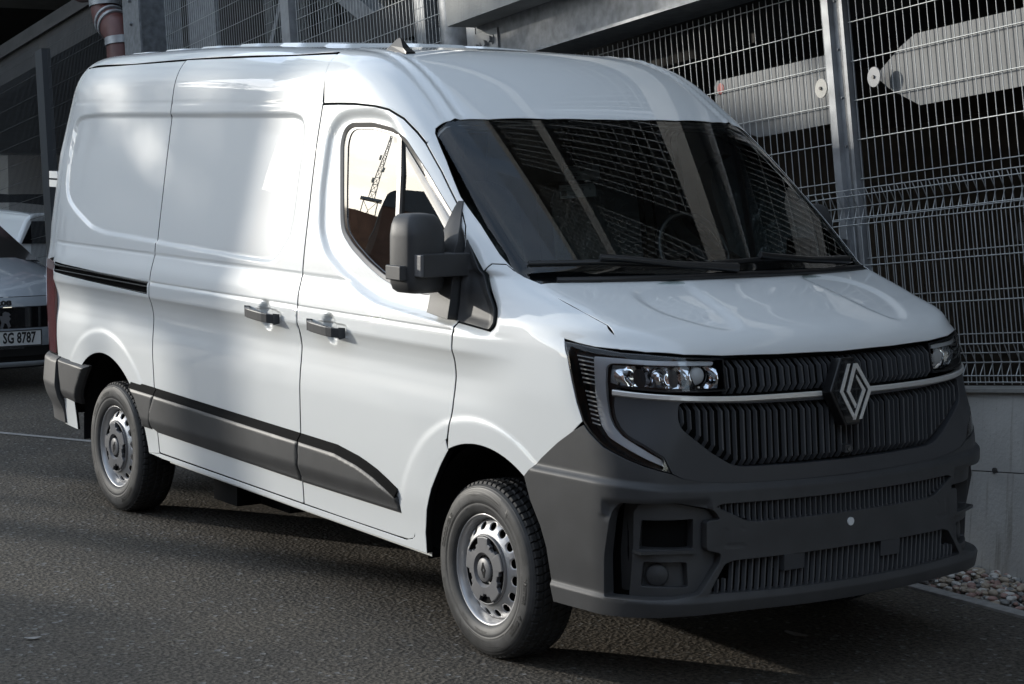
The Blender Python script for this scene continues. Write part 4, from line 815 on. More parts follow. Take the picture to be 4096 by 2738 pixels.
# rear corner of the bumper
rb = [(-3.79, .766), (-4.205, .777), (-4.21, .66), (-4.205, .60), (-4.205, .54), (-3.985, .531), (-3.93, .62), (-3.86, .70)]
panel('rear_arch_moulding', rb, side, 'plastic', van, h=(.012, .008), disp=lambda P: .026 * sstep(0, .014, pdist(P[:, [0, 2]], np.array(rb))) - .018 * sstep(.60, .53, P[:, 2]), mirror=True, gap=.0012, fold=.02)
def rb_d(P): z = P[:, 2]; return .030 * sstep(.785, .755, z) * 1 - .02 * sstep(.57, .45, z) + .028 * (1 - sstep(.60, .68, z)) * .0 + .02 * (1 - np.abs(np.clip((z - .62) / .14, -1, 1)))
rcl = [(-4.213, -1.0, .775), (-4.213, -1.0, .40), (-4.3, -.9, .385)]
half = [(.0, .775), (0, .385)]
th_ = math.atan2(-.985, .305)
rearb = panel('rear_bumper', [(th_, .778), (-.6, .778), (0, .78), (.6, .778), (-th_, .778), (-th_, .40), (.6, .385), (0, .385), (-.6, .385), (th_, .40)], rearc, 'plastic', van, h=(.03, .012), disp=rb_d, fold=.03)
# rear doors, tail lights
th2 = math.atan2(-.97, .44)
red_ = [tuple(p) for p in rearc.to2(side.to3(np.array([(-4.305, 1.33), (-4.338, 1.60), (-4.348, 1.90), (-4.303, 2.10), (-4.238, 2.30), (-4.203, 2.38)])))]
panel('rear_door', [(-.001, .79), (th2 * .93, .79), (th2 * .93, 1.31)] + red_ + [(th2 * .80, 2.40), (-.001, 2.41)], rearc, 'paint', van, h=(.04, .03), mirror=True)
tl = panel('tail_light', [(-4.372, -.98, 1.315), (-4.273, -1.01, 1.304), (-4.25, -1.018, 1.096), (-4.27, -1.0, .90), (-4.285, -.994, .785), (-4.50, -.94, .785), (-4.52, -.93, 1.315)], rearc, 'red', van, h=(.03, .02), off=.006, gap=.002, mirror=True, r=.01)
for sg in (1, -1):
    for zc in (1.76, .98):
        w = MB(); w.box(-4.62, -4.50, (-.90 if sg > 0 else .86), (-.86 if sg > 0 else .90), zc - .045, zc - .005); w.box(-4.62, -4.50, (-.90 if sg > 0 else .86), (-.86 if sg > 0 else .90), zc + .005, zc + .045); w.build('door_hinge', 'paint', van)
# ---- dark inner shell
for nm, lp in (('inner_shell', [(-4.5, .40), (-1.42, .38), (-1.42, 2.36), (-4.4, 2.36)]), ('inner_shell', [(-1.42, .38), (-.50, .38), (-.26, .75), (-.1, .90), (.6, .98), (.6, 1.22), (-1.42, 1.30)])):
    if nm: panel(nm, np.array(lp), side, 'void', van, h=(.2, .2), off=-.05, gap=0, fold=0, mirror=True)
ar = [(-3.585 + .56 * math.cos(a), .352 + .56 * math.sin(a)) for a in np.radians(np.linspace(170, 5, 24))]
bpy.data.objects.remove([o for o in bpy.data.objects if o.name == 'inner_shell'][0])
bpy.data.objects.remove([o for o in bpy.data.objects if o.name == 'inner_shell.001'][0])
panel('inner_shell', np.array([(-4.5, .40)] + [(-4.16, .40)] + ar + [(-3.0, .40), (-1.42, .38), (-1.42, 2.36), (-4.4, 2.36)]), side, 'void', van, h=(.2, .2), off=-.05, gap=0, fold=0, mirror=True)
for nm_, bx in (('floor_pan', (-4.4, -1.46, -.80, .80, .37, .42)), ('floor_pan', (-1.46, .45, -.62, .62, .36, .45)), ('load_ceiling', (-4.2, -1.46, -.72, .72, 2.33, 2.36)), ('radiator_block', (.2, .80, -.78, .78, .95, 1.12)), ('undertray', (.45, .85, -.72, .72, .36, .44)), ('silencer', (-2.3, -2.0, -.75, -.6, .22, .36)), ('drive_shaft', (-3.3, -.9, .15, .35, .22, .34)), ('chassis_bracket', (-2.45, -2.2, -.93, -.80, .24, .345))):
    w = MB(); w.box(*bx); w.build(nm_, 'void', van)
for xx, zz_, rr__ in ((-3.585, .352, .07), (0, .30, .06)): w = MB(); w.tube([(xx, -.8, zz_), (xx, .8, zz_)], rr__, 12); w.build('axle', 'void', van)
# wheel housings
def housing(cx, r, a0, a1):
    for sg in (-1, 1):
        w = MB(); n = 22; V = []; Fc = []
        for i in range(n):
            a = math.radians(a0 + (a1 - a0) * i / (n - 1))
            for y in (.925, .70, .60): V.append((cx + r * math.cos(a), y * sg, .352 + r * math.sin(a)))
        for i in range(n - 1):
            for k in range(2): Fc.append((i * 3 + k, i * 3 + k + 1, i * 3 + 4 + k, i * 3 + 3 + k))
        w.add(V, Fc, True); w.box(cx - r, cx + r, .58 * sg - .01, .58 * sg + .01, .30, .352 + r); w.build('wheel_housing', 'liner', van)
housing(0.02, .50, -6, 186); housing(-3.585, .515, -4, 184)
# ---- cab interior
w = MB(); w.prism([(-1.44, a_, b_) for a_, b_ in ((-.90, .4), (-.93, 1.3), (-.86, 1.9), (-.80, 2.2), (-.6, 2.33), (.6, 2.33), (.80, 2.2), (.86, 1.9), (.93, 1.3), (.90, .4))], (.02, 0, 0)); o = w.build('bulkhead', 'head', van)
w = MB(); w.box(-1.415, -1.405, -.62, -.02, 1.72, 2.05); w.build('bulkhead_window', 'gloss', o)
w = MB(); w.box(-1.41, .18, -.86, .86, 1.0, 1.02); w.add([(.30, -.84, 1.44), (.30, .84, 1.44), (-.15, .80, 1.47), (-.15, -.80, 1.47), (-.25, -.80, 1.40), (-.25, .80, 1.40), (-.28, .80, 1.1), (-.28, -.8, 1.1)], [(0, 3, 2, 1), (3, 4, 5, 2), (4, 7, 6, 5)])
w.box(-.18, .02, -.35, .25, 1.465, 1.475); w.build('dashboard', 'satin', van)
w = MB(); w.box(-1.40, -.98, -.72, .72, 2.27, 2.29); w.build('cab_lining', 'head', van)
w = MB(); w.box(-.90, -.86, .04, .60, 2.06, 2.20); w.build('sun_visor', 'seat', van)
def seat(y, wd):
    w = MB(); P = rnd(np.array([(-wd, 0), (wd, 0), (wd, .62), (wd * .7, .70), (-wd * .7, .70), (-wd, .62)]), .06)
    w.prism([Vector((-1.10 - .18 * z, y + a, 1.12 + z)) for a, z in P], (-.12, 0, 0)); w.box(-1.15, -.62, y - wd, y + wd, 1.0, 1.16); o = w.build('seat', 'seat', van)
    H = rnd(np.array([(-.12, 0), (.12, 0), (.14, .16), (.09, .24), (-.09, .24), (-.14, .16)]), .05); w = MB(); w.prism([Vector((-1.20, y + a, 1.84 + z)) for a, z in H], (-.09, 0, 0)); w.build('headrest', 'seat', o)
    w = MB(); w.prism([Vector((-1.085 - .18 * z, y + a * 1.03, 1.13 + z)) for a, z in P], (-.005, 0, 0)); w.build('protective_film', 'film', o); return o
s1 = seat(-.42, .42); s2 = seat(.45, .25)
def text(body, size, m, parent, origin, ux, uy, name='lettering', off=.001, align='CENTER', bold=0., sx=1.):
    cu = bpy.data.curves.new('t', 'FONT'); cu.body = body; cu.size = size; cu.align_x = align; cu.align_y = 'CENTER'; cu.offset = bold; cu.resolution_u = 2
    to = bpy.data.objects.new('t', cu); COL.objects.link(to); dg = bpy.context.evaluated_depsgraph_get(); me = bpy.data.meshes.new_from_object(to.evaluated_get(dg)); bpy.data.objects.remove(to)
    ux = Vector(ux).normalized(); uy = Vector(uy).normalized(); n = ux.cross(uy).normalized(); o = Vector(origin) + n * off
    V = [o + ux * v.co.x * sx + uy * v.co.y for v in me.vertices]; Fc = [tuple(p.vertices) for p in me.polygons]
    if parent == 'raw': return [(v.co.x * sx, v.co.y) for v in me.vertices], Fc
    return mesh(name, V, Fc, m, parent)
# paper delivery labels hanging on the passenger seat, facing forward
def label(y0, y1, z0, z1, tilt, lines, parent):
    x = -1.09; ux = Vector((0, 1, tilt)).normalized(); uy = Vector((-.12, -tilt, 1)).normalized(); c = Vector((x, (y0 + y1) / 2, (z0 + z1) / 2)); W_, H_ = (y1 - y0) / 2, (z1 - z0) / 2
    w = MB(); w.prism([c + ux * a * W_ + uy * b_ * H_ for a, b_ in ((-1, -1), (1, -1), (1, 1), (-1, 1))], (-.002, 0, 0)); o = w.build('paper_label', 'paper', parent)
    ink = MB()
    for (a, b_, ln, th) in lines: ink.prism([c + ux * (a + s * ln) * W_ + uy * (b_ + t_ * th) * H_ + Vector((.001, 0, 0)) for s, t_ in ((0, 0), (1, 0), (1, 1), (0, 1))], (.0005, 0, 0))
    ink.build('printed_lines', 'ink', o, kind='stuff'); return o, c, ux, uy
def driver_labels(seat_ob):
    lab, c, ux, uy = label(.196, .397, 1.832, 1.900, .04, [(-.98, .70, .14, .26), (-.75, .80, .55, .04), (-.98, .42, 1.9, .02), (-.95, .20, .35, .07), (-.20, .25, .3, .07), (.45, .28, .45, .06), (.45, .10, .50, .06), (-.7, -.10, .40, .06), (-.7, -.30, .55, .07), (.30, -.80, .2, .07), (.55, -.80, .3, .06), (-.92, -.1, .14, .2)], seat_ob)
    text('RENAULT', .016, 'ink', lab, c + ux * .022 + uy * .0215, (0, 1, .04), (-.12, -.04, 1), off=.002, bold=.0006)
    w = MB(); P = c - ux * .045 - uy * .022
    w.prism([P + ux * a + uy * b_ + Vector((.001, 0, 0)) for a, b_ in ((-.009, 0), (0, -.006), (.009, 0), (0, .006))], (.0005, 0, 0)); w.build('printed_diamond', 'ink', lab)
    lab2, c2, ux2, uy2 = label(.170, .376, 1.752, 1.814, .05, [(-.6, .75, 1.3, .05), (-.9, .45, .25, .04), (-.3, .55, .5, .03), (-.55, .15, .5, .05), (-.55, -.05, .3, .05), (-.5, -.5, .4, .05), (-.5, -.65, .3, .05), (-.9, -.85, .25, .06), (-.35, -.85, .2, .06), (.1, -.85, .2, .06), (-.95, -.6, .3, .7), (.93, .7, .07, .28), (.62, .2, .1, .05), (.62, .0, .1, .05)], seat_ob)
    text('6', .020, 'ink', lab2, c2 + ux2 * .028 + uy2 * .006, ux2, uy2, off=.002)
driver_labels(s2)
w = MB(); c0 = Vector((-.42, .42, 1.52)); u1 = Vector((0, 1, 0)); u2 = Vector((-.42, 0, .9)).normalized()
w.tube([c0 + u1 * .19 * math.cos(a) + u2 * .19 * math.sin(a) for a in np.linspace(0, 2 * math.pi, 33)[:-1]], .016, 8, closed=True); w.tube([c0 - u1 * .18, c0, c0 + u1 * .18], .02, 6); w.tube([c0, c0 - u2 * .18], .02, 6); w.tube([c0, c0 + Vector((.25, 0, -.15))], .05, 10); w.build('steering_wheel', 'black', van)
# black mirrors outside
import bmesh
def fixn(o, smooth=False):
    bm = bmesh.new(); bm.from_mesh(o.data); bmesh.ops.recalc_face_normals(bm, faces=bm.faces); bm.to_mesh(o.data); bm.free()
    if smooth:
        for p in o.data.polygons: p.use_smooth = True
def bevel(o, w_, seg=2, ang=.5): md = o.modifiers.new('b', 'BEVEL'); md.width = w_; md.segments = seg; md.limit_method = 'ANGLE'; md.angle_limit = ang; md.harden_normals = True; [setattr(p, 'use_smooth', True) for p in o.data.polygons]
def mirror(sg, par, dx=-.06, dy=.045):             # sg = 1 right hand side (y < 0), -1 left
    base = panel('mirror_base', [(-.296, 1.335), (-.150, 1.320), (-.152, 1.47), (-.165, 1.615), (-.245, 1.775), (-.262, 1.775), (-.276, 1.58)], side, 'plastic', par, h=(.02, .02), disp=lambda P: .034 - .026 * sstep(1.58, 1.72, P[:, 2]), fold=.05, gap=0)[0]
    if sg < 0:
        for v in base.data.vertices: v.co.y *= -1
        base.data.flip_normals()
    cs = [(-.120, -1.085), (-.098, -1.11), (-.084, -1.18), (-.097, -1.255), (-.130, -1.268), (-.205, -1.280), (-.240, -1.268), (-.245, -1.10), (-.235, -1.085)]
    cs = [tuple(p) for p in chaikin(np.array(cs), 2)]
    ctr = np.array([-.165, -1.18]); lv = [(1.424, .40, 0), (1.428, .74, 0), (1.440, .90, 0), (1.465, .985, 0), (1.50, 1.0, 0), (1.645, 1.0, 0), (1.662, .985, -.001), (1.692, .92, -.006), (1.718, .80, -.012), (1.730, .66, -.015), (1.735, .35, -.016)]; n = len(cs); V = []; Fc = []
    for z, k, ddx in lv:
        for c in cs: q = ctr + (np.array(c) - ctr) * k; V.append((q[0] + ddx + dx, (q[1] + dy) * sg, z))
    for i in range(len(lv) - 1):
        for k in range(n): Fc.append((i * n + k, i * n + (k + 1) % n, i * n + n + (k + 1) % n, i * n + n + k))
    Fc += [tuple(range(n)), tuple(reversed(range((len(lv) - 1) * n, len(lv) * n)))]
    o = mesh('mirror_housing', V, Fc, 'plastic', par, False); fixn(o, True)
    yy = lambda a, b_: (min(a * sg, b_ * sg), max(a * sg, b_ * sg))
    for nm, args, m_ in (('indicator_bulge', (-.23 + dx, -.12 + dx, *yy(-1.258 + dy, -1.292 + dy), 1.478, 1.535), 'plastic'), ('mirror_arm', (-.24 + dx * .6, -.080 + dx * .6, *yy(-1.225 + dy, -.94), 1.492, 1.582), 'plastic'), ('hinge_cap', (-.20 + dx, -.074 + dx * .6, *yy(-1.241 + dy, -1.226 + dy), 1.494, 1.580), 'cap'), ('mirror_glass', (-.252 + dx, -.246 + dx, *yy(-1.25 + dy, -1.11 + dy), 1.47, 1.66), 'bright')):
        w = MB(); w.box(*args); a_ = w.build(nm, m_, par); bevel(a_, .005)
mirror(1, fdoor[0]); mirror(-1, fdoor[1], -.26, .06)
# ---- wheels: built once round the origin with the axle along y (outer face towards -y), then copied
def lathe(prof, n=96, sm=True):
    V = []; Fc = []
    for r_, y in prof:
        for k in range(n): a = 2 * math.pi * k / n; V.append((r_ * math.cos(a), y, r_ * math.sin(a)))
    for i in range(len(prof) - 1):
        for k in range(n): Fc.append((i * n + k, i * n + (k + 1) % n, (i + 1) * n + (k + 1) % n, (i + 1) * n + k))
    return V, Fc
def polar_text(body, size, r0, a0, y, flip=False, sx=1., bold=0.):
    V, Fc = text(body, size, None, 'raw', (0, 0, 0), (1, 0, 0), (0, 1, 0), bold=bold, sx=sx); out = []
    for u, v in V:
        a = a0 - u / r0 if not flip else a0 + u / r0; r_ = r0 + v if not flip else r0 - v
        out.append((r_ * math.cos(a), y(r_), r_ * math.sin(a)))
    return out, Fc
RT = .352; YO = -.112       # tyre radius and half width
def swy(r_): return float(np.interp(r_, [.215, .235, .27, .30, .322, .338], [-.094, -.106, -.113, -.112, -.106, -.092]))
def wheel():
    w = thing('wheel', '', ''); del w['label']; del w['category']
    # tyre
    n = 68 * 10; ys = np.concatenate([np.linspace(-.092, .092, 30)]); V = []; Fc = []; MI = []
    for j, y in enumerate(ys):
        ay = abs(y)
        for k in range(n):
            a = 2 * math.pi * k / n; base = RT - .0085 * max(0, (ay - .055) / .037) ** 2 - (.006 if ay > .09 else 0)
            ph = (k / n * 68 + (ay * 14 if ay < .06 else .84 + (ay - .06) * 5) * (1 if y < 0 else -1)) % 1
            g = 1. if ph < .20 else 0.
            if abs(ay - .058) < .004 or abs(ay - .018) < .0045: g = 1.
            if ay > .086 and (k // 5) % 2: g = max(g, .5)
            r_ = base - .007 * g; V.append((r_ * math.cos(a), y, r_ * math.sin(a)))
    for j in range(len(ys) - 1):
        for k in range(n): Fc.append((j * n + k, (j + 1) * n + k, (j + 1) * n + (k + 1) % n, j * n + (k + 1) % n)); MI.append(1)
    m0 = len(V); prof = [(.337, -.092), (.3345, -.0955), (.331, -.0985), (.3295, -.1015), (.328, -.1015), (.3265, -.1025), (.322, -.1065), (.312, -.110), (.300, -.1122), (.280, -.1135), (.2640, -.1125), (.2625, -.1115), (.261, -.1122), (.250, -.1105), (.235, -.106), (.222, -.099), (.2175, -.092), (.2175, -.06)]
    V2, F2 = lathe(prof, 160); V += V2; Fc += [tuple(i + m0 for i in f) for f in F2]; MI += [0] * len(F2)
    m0 = len(V); V2, F2 = lathe([(.337, .092), (.31, .11), (.26, .113), (.22, .10)], 96); V += V2; Fc += [tuple(i + m0 for i in reversed(f)) for f in F2]; MI += [0] * len(F2)
    def arcband(a0, a1, r0, r1, lift=-.0006):
        nonlocal V, Fc, MI
        k = max(2, int(abs(a1 - a0) / .03)); b0 = len(V)
        for i in range(k + 1):
            a = a0 + (a1 - a0) * i / k
            for t, r_ in ((0, r0[0] + (r0[1] - r0[0]) * i / k), (1, r1[0] + (r1[1] - r1[0]) * i / k)): V.append((r_ * math.cos(a), swy(r_) + lift - .001, r_ * math.sin(a)))
        for i in range(k): Fc.append((b0 + 2 * i, b0 + 2 * i + 1, b0 + 2 * i + 3, b0 + 2 * i + 2)); MI.append(2)
    D = math.radians
    for a0, a1 in ((D(118), D(62)), (D(298), D(242))):
        arcband(a0, a1, (.3195, .3195), (.3225, .3225)); arcband(a0, a1, (.268, .268), (.271, .271))
        for k in range(4): arcband(a0 - .10 - k * .10, a1, (.314 - k * .010, .302 - k * .009), (.3158 - k * .010, .3038 - k * .009)); arcband(a0 - .02 - .1 * k, a0 - .10 - k * .10, (.3195, .314 - k * .010), (.3213, .3158 - k * .010))
        arcband(a0 + .015, a0 + .055, (.322, .268), (.324, .271)); arcband(a1 - .05, a1 - .01, (.268, .318), (.271, .321)); arcband(a1 - .22, a1 - .17, (.274, .318), (.302, .296))
    for a0, a1 in ((D(185), D(122)), (D(0), D(-58))):
        arcband(a0, a1, (.3135, .3135), (.3150, .3150)); arcband(a0, a1, (.272, .272), (.2740, .2740)); arcband(a1 - .01, a1 - .02, (.272, .272), (.315, .315))
    for a0, a1 in ((D(238), D(190)), (D(50), D(8))):
        for k in range(5): arcband(a0, a1, (.2885 + k * .006, .2885 + k * .006), (.2897 + k * .006, .2897 + k * .006))
    for body, size, r0, a0, fl, bd in (('GOODYEAR', .030, .2935, D(150), False, .0012), ('VECTOR', .027, .2935, D(-12), False, .001), ('4', .036, .2935, D(-33.5), False, .0012), ('SEASONS', .020, .2915, D(-45.5), False, .0012), ('CARGO', .0085, .2765, D(-47), False, .0003), ('M+S', .012, .252, D(112), False, .0), ('RADIAL  TUBELESS', .008, .250, D(75), False, .0), ('225/65 R16C', .016, .248, D(-100), False, .0006), ('112/110R', .012, .249, D(-128), False, .0004)):
        tv, tf = polar_text(body, size, r0, a0, lambda r_: swy(r_) - .0022, fl, bold=bd, sx=.98); b0 = len(V); V += tv; Fc += [tuple(i + b0 for i in f) for f in tf]; MI += [2] * len(tf)
    ty = mesh('tyre', V, Fc, ['rubber', 'tread', 'letter'], w, [m == 0 for m in MI], MI)
    # rim: barrel, dished disc with sixteen oval holes, welded nave
    V, Fc = lathe([(.2175, -.085), (.2215, -.0905), (.2215, -.0935), (.2185, -.0955), (.214, -.0945), (.2105, -.088), (.2065, -.080), (.2040, -.070), (.2010, -.062), (.1985, -.054), (.1965, -.04), (.1885, .02), (.17, .05), (.17, .09)], 128)
    dv = lambda r_: float(np.interp(r_, [.060, .100, .125, .138, .147, .155, .172, .186, .1975], [-.080, -.084, -.088, -.091, -.0895, -.086, -.0775, -.067, -.052]))
    nh = 16; K = 24
    for s in range(nh):
        a0 = 2 * math.pi * (s + .5) / nh; hw = math.pi / nh; r0_, r1_, rc = .150, .1972, .1725; ring = []; hole = []
        for k in range(K):
            t = 2 * math.pi * k / K; cx_, cy_ = math.cos(t), math.sin(t); mx_ = max(abs(cx_), abs(cy_)); u, v = cx_ / mx_, cy_ / mx_
            rr_1 = (r0_ + r1_) / 2 + v * (r1_ - r0_) / 2; ring.append((rr_1, a0 + u * hw)); hole.append((rc + .0150 * cy_, a0 + .0190 * cx_ / rc))
        b0 = len(V)
        for L_, dy in ((ring, 0), ([((a * .35 + b * .65), (c * .35 + d * .65)) for (a, c), (b, d) in zip(ring, hole)], 0), (hole, 0), (hole, .006)):
            for r_, a in L_: V.append((r_ * math.cos(a), dv(r_) + dy, r_ * math.sin(a)))
        for q in range(3):
            for k in range(K): Fc.append((b0 + q * K + k, b0 + q * K + (k + 1) % K, b0 + (q + 1) * K + (k + 1) % K, b0 + (q + 1) * K + k))
    b0 = len(V); V2, F2 = lathe([(.150, dv(.150)), (.1465, dv(.1465)), (.143, -.0905), (.138, -.091), (.125, -.088), (.05, -.08)], 96); V += V2; Fc += [tuple(i + b0 for i in f) for f in F2]
    rim = mesh('rim', V, Fc, 'steel', w, True); 
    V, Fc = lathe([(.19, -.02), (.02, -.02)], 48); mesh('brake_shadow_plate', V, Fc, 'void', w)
    mbx = MB(); mbx.tube([(-.178 * math.cos(.35), -.052, -.178 * math.sin(.35)), (-.172 * math.cos(.35), -.078, -.172 * math.sin(.35))], .0045, 8); mbx.build('valve', 'black', w)
    # grey hub cap
    kids0 = set(w.children)
    V, Fc = lathe([(.1235, -.050), (.1245, -.058), (.1205, -.0615), (.1175, -.060), (.1165, -.052), (.05, -.052)], 96); MI = [0] * (96 * 3) + [1] * (96 * 2)
    cap = mesh('hub_cap', V, Fc, ['cap', 'void'], w, True, MI)
    P = []
    for s in range(5):
        c = math.radians(90 + 72 * s + 10); 
        for da, r_ in ((-.40, .0985), (-.30, .0985), (-.235, .0895), (-.12, .0885), (-.12, .0885), (.12, .0885), (.235, .0895), (.30, .0985), (.36, .1165), (.628, .1165), (.87, .1165)):
            P.append((c + da, r_))
    P = []
    for s in range(5):
        c = math.radians(90 + 72 * s + 36)
        for da, r_ in ((-.36, .1175), (-.30, .0965), (-.14, .0955), (-.115, .0865), (.115, .0865), (.14, .0955), (.30, .0965), (.36, .1175), (.48, .1175), (.628, .1175), (.776, .1175)): P.append((c + da, r_))
    pts = [(r_ * math.cos(a), r_ * math.sin(a)) for a, r_ in P]; n = len(pts); m = MB()
    inner = [(.052 * math.cos(a), .052 * math.sin(a)) for a, _ in P]
    m.add([(a, -.0655, b) for a, b in pts] + [(a * .97, -.0675, b * .97) for a, b in pts] + [(a, -.069, b) for a, b in [(.062 * math.cos(t), .062 * math.sin(t)) for t, _ in P]] + [(a, -.058, b) for a, b in inner] + [(a, -.052, b) for a, b in pts],
          [(i, (i + 1) % n, n + (i + 1) % n, n + i) for i in range(n)] + [(n + i, n + (i + 1) % n, 2 * n + (i + 1) % n, 2 * n + i) for i in range(n)] + [(2 * n + i, 2 * n + (i + 1) % n, 3 * n + (i + 1) % n, 3 * n + i) for i in range(n)] + [(4 * n + i, 4 * n + (i + 1) % n, (i + 1) % n, i) for i in range(n)])
    m.build('cap_spider', 'cap', w)
    m = MB(); V2, F2 = lathe([(.0425, -.052), (.0425, -.0655), (.0405, -.0675), (.010, -.0685), (.0005, -.0685)], 48); m.add(V2, F2, True); m.build('cap_centre', 'cap', w)
    m = MB()
    for k in range(12):
        a = 2 * math.pi * k / 12 + .1; m.tube([(.0475 * math.cos(a), -.0575, .0475 * math.sin(a)), (.0475 * math.cos(a), -.0615, .0475 * math.sin(a))], .0035, 6)
    m.build('cap_slot', 'void', w, kind='stuff')
    m = MB(); dm = lambda P_: m.prism([(a, -.0700, b) for a, b in P_], (0, .0014, 0))
    dm([(-.002, .027), (.002, .027), (-.0105, 0), (.004, -.0235), (.002, -.027), (-.0145, 0)]); dm([(.002, -.027), (-.002, -.027), (.0105, 0), (-.004, .0235), (-.002, .027), (.0145, 0)])
    dm([(-.003, .017), (.000, .017), (-.0055, 0), (.003, -.014), (.002, -.017), (-.0085, 0)]); dm([(.003, -.017), (0, -.017), (.0055, 0), (-.003, .014), (-.002, .017), (.0085, 0)])
    m.build('cap_emblem', 'black', w)
    done_ = set()
    for o_ in w.children:
        if o_ in kids0: continue
        for v_ in o_.data.vertices: v_.co.x *= 1.117; v_.co.z *= 1.117; v_.co.y = (v_.co.y + .05) * 1.05 - .0900
    return w
wh = wheel(); wkids = list(wh.children)
def putwheel(root, loc, rz, spin, kids):
    root.parent = van; root.location = loc; root.rotation_euler = (0, spin, rz); root.rotation_mode = 'ZYX'
    # spin about own axle first, then turn
    root.rotation_mode = 'QUATERNION'; root.rotation_quaternion = (Matrix.Rotation(rz, 4, 'Z') @ Matrix.Rotation(spin, 4, 'Y')).to_quaternion()
def copywheel(loc, rz, spin):
    r = wh.copy(); COL.objects.link(r)
    for c in wkids: d = c.copy(); COL.objects.link(d); d.parent = r
    putwheel(r, loc, rz, spin, None)
YW = .954 - .0935
copywheel((-3.585, -YW + .004, RT - .005), 0, math.radians(205)); copywheel((0, YW, RT - .005), math.pi - .015, 1.0); copywheel((-3.585, YW, RT - .005), math.pi, 2.0)
putwheel(wh, (0, -YW, RT - .005), -.012, math.radians(-6), None)
# ================================================================== parked hatchback behind the van
CX, CY = -8.52, .26
car = thing('parked_hatchback', 'silver-grey hatchback with a black grille and a number plate, parked behind the van', 'car', (CX, CY, 0))
def cpt(u, v):      # nose surface: half-width profile; u lateral, v height
    return 0
cz = [(.20, .00, .72), (.30, .05, .80), (.42, .045, .83), (.55, .03, .85), (.66, 0.0, .86), (.74, -.06, .86), (.80, -.16, .85), (.90, -.55, .82), (.98, -1.02, .80)]
def loft(rows, name, m, n=41, p=3.2):
    V = []; Fc = []
    for z, x, wd in rows:
        for k in range(n):
            t = -1 + 2 * k / (n - 1); y = wd * math.sin(t * math.pi / 2); V.append((CX + x - .42 * abs(y / wd) ** p - .04 * abs(y / wd) ** 2, CY + y, z - .05 * abs(y / wd) ** 4 * (z > .7)))
        V.append((CX + x - 2.2, CY + wd, z)); V.append((CX + x - 2.2, CY - wd, z))
    N = n + 2
    for i in range(len(rows) - 1):
        for k in range(n - 1): Fc.append((i * N + k, i * N + k + 1, (i + 1) * N + k + 1, (i + 1) * N + k))
        Fc.append((i * N + n - 1, i * N + n, (i + 1) * N + n, (i + 1) * N + n - 1)); Fc.append((i * N + n + 1, i * N, (i + 1) * N, (i + 1) * N + n + 1))
    o = mesh(name, V, Fc, m, None, True); fixn(o, True); return o
obs = [loft(cz[5:], 'bonnet', 'carsilver'), loft([(.735, -.055, .862), (.70, -.02, .868), (.665, .0, .868)], 'nose_panel', 'carsilver'), loft([(.66, -.006, .85), (.56, .0, .85), (.50, .005, .84)], 'grille', 'gloss'), loft([(.50, .05, .86), (.42, .065, .86), (.36, .06, .85)], 'bumper', 'carsilver'), loft([(.36, .02, .83), (.28, .02, .82)], 'lower_grille', 'black'), loft([(.245, .085, .82), (.225, .09, .82), (.205, .07, .80)], 'splitter', 'carsilver'), loft([(.28, .01, .80), (.18, -.03, .78)], 'underside', 'black')]
w = MB(); w.add([(CX - 1.1, CY - .70, .95), (CX - 1.1, CY + .70, .95), (CX - 1.95, CY + .55, 1.33), (CX - 1.95, CY - .55, 1.33)], [(0, 1, 2, 3)]); obs.append(w.build('windshield', 'gloss'))
w = MB(); w.box(CX - 3.9, CX - 2.2, CY - .8, CY + .8, .25, .95); obs.append(w.build('body_shell', 'carsilver'))
w = MB(); w.add([(CX - 1.75, CY - .6, 1.41), (CX - 1.75, CY + .6, 1.41), (CX - 3.3, CY + .58, 1.40), (CX - 3.3, CY - .58, 1.40)], [(0, 1, 2, 3)]); w.add([(CX - 1.1, CY + .72, .93), (CX - 3.3, CY + .8, .93), (CX - 3.3, CY + .55, 1.32), (CX - 1.95, CY + .55, 1.33)], [(0, 1, 2, 3)]); obs.append(w.build('cabin', 'gloss'))
for sg in (1, -1):
    w = MB(); n1, n2 = 8, 14
    V = [(CX - 1.02 + .11 * math.sin(math.pi * (i + .5) / n1) * math.cos(2 * math.pi * j / n2) * .8, CY + sg * (.93 + .13 * math.cos(math.pi * (i + .5) / n1)), 1.035 + .075 * math.sin(math.pi * (i + .5) / n1) * math.sin(2 * math.pi * j / n2)) for i in range(n1) for j in range(n2)]
    w.add(V, [(i * n2 + j, i * n2 + (j + 1) % n2, (i + 1) * n2 + (j + 1) % n2, (i + 1) * n2 + j) for i in range(n1 - 1) for j in range(n2)] + [tuple(range(n2)), tuple(reversed(range((n1 - 1) * n2, n1 * n2)))], True); o = w.build('wing_mirror', 'carsilver'); fixn(o, True); obs.append(o)
    for xx in (-.85, -3.35):
        V, Fc = lathe([(.20, .0), (.20, -.09), (.30, -.10), (.315, -.08), (.315, .08), (.2, .1)], 40); V = [(CX + xx + a, CY + sg * .80 + b * sg, .315 + c) for a, b, c in V]; o = mesh('wheel', V, Fc, 'rubber', None, True); fixn(o, True); obs.append(o)
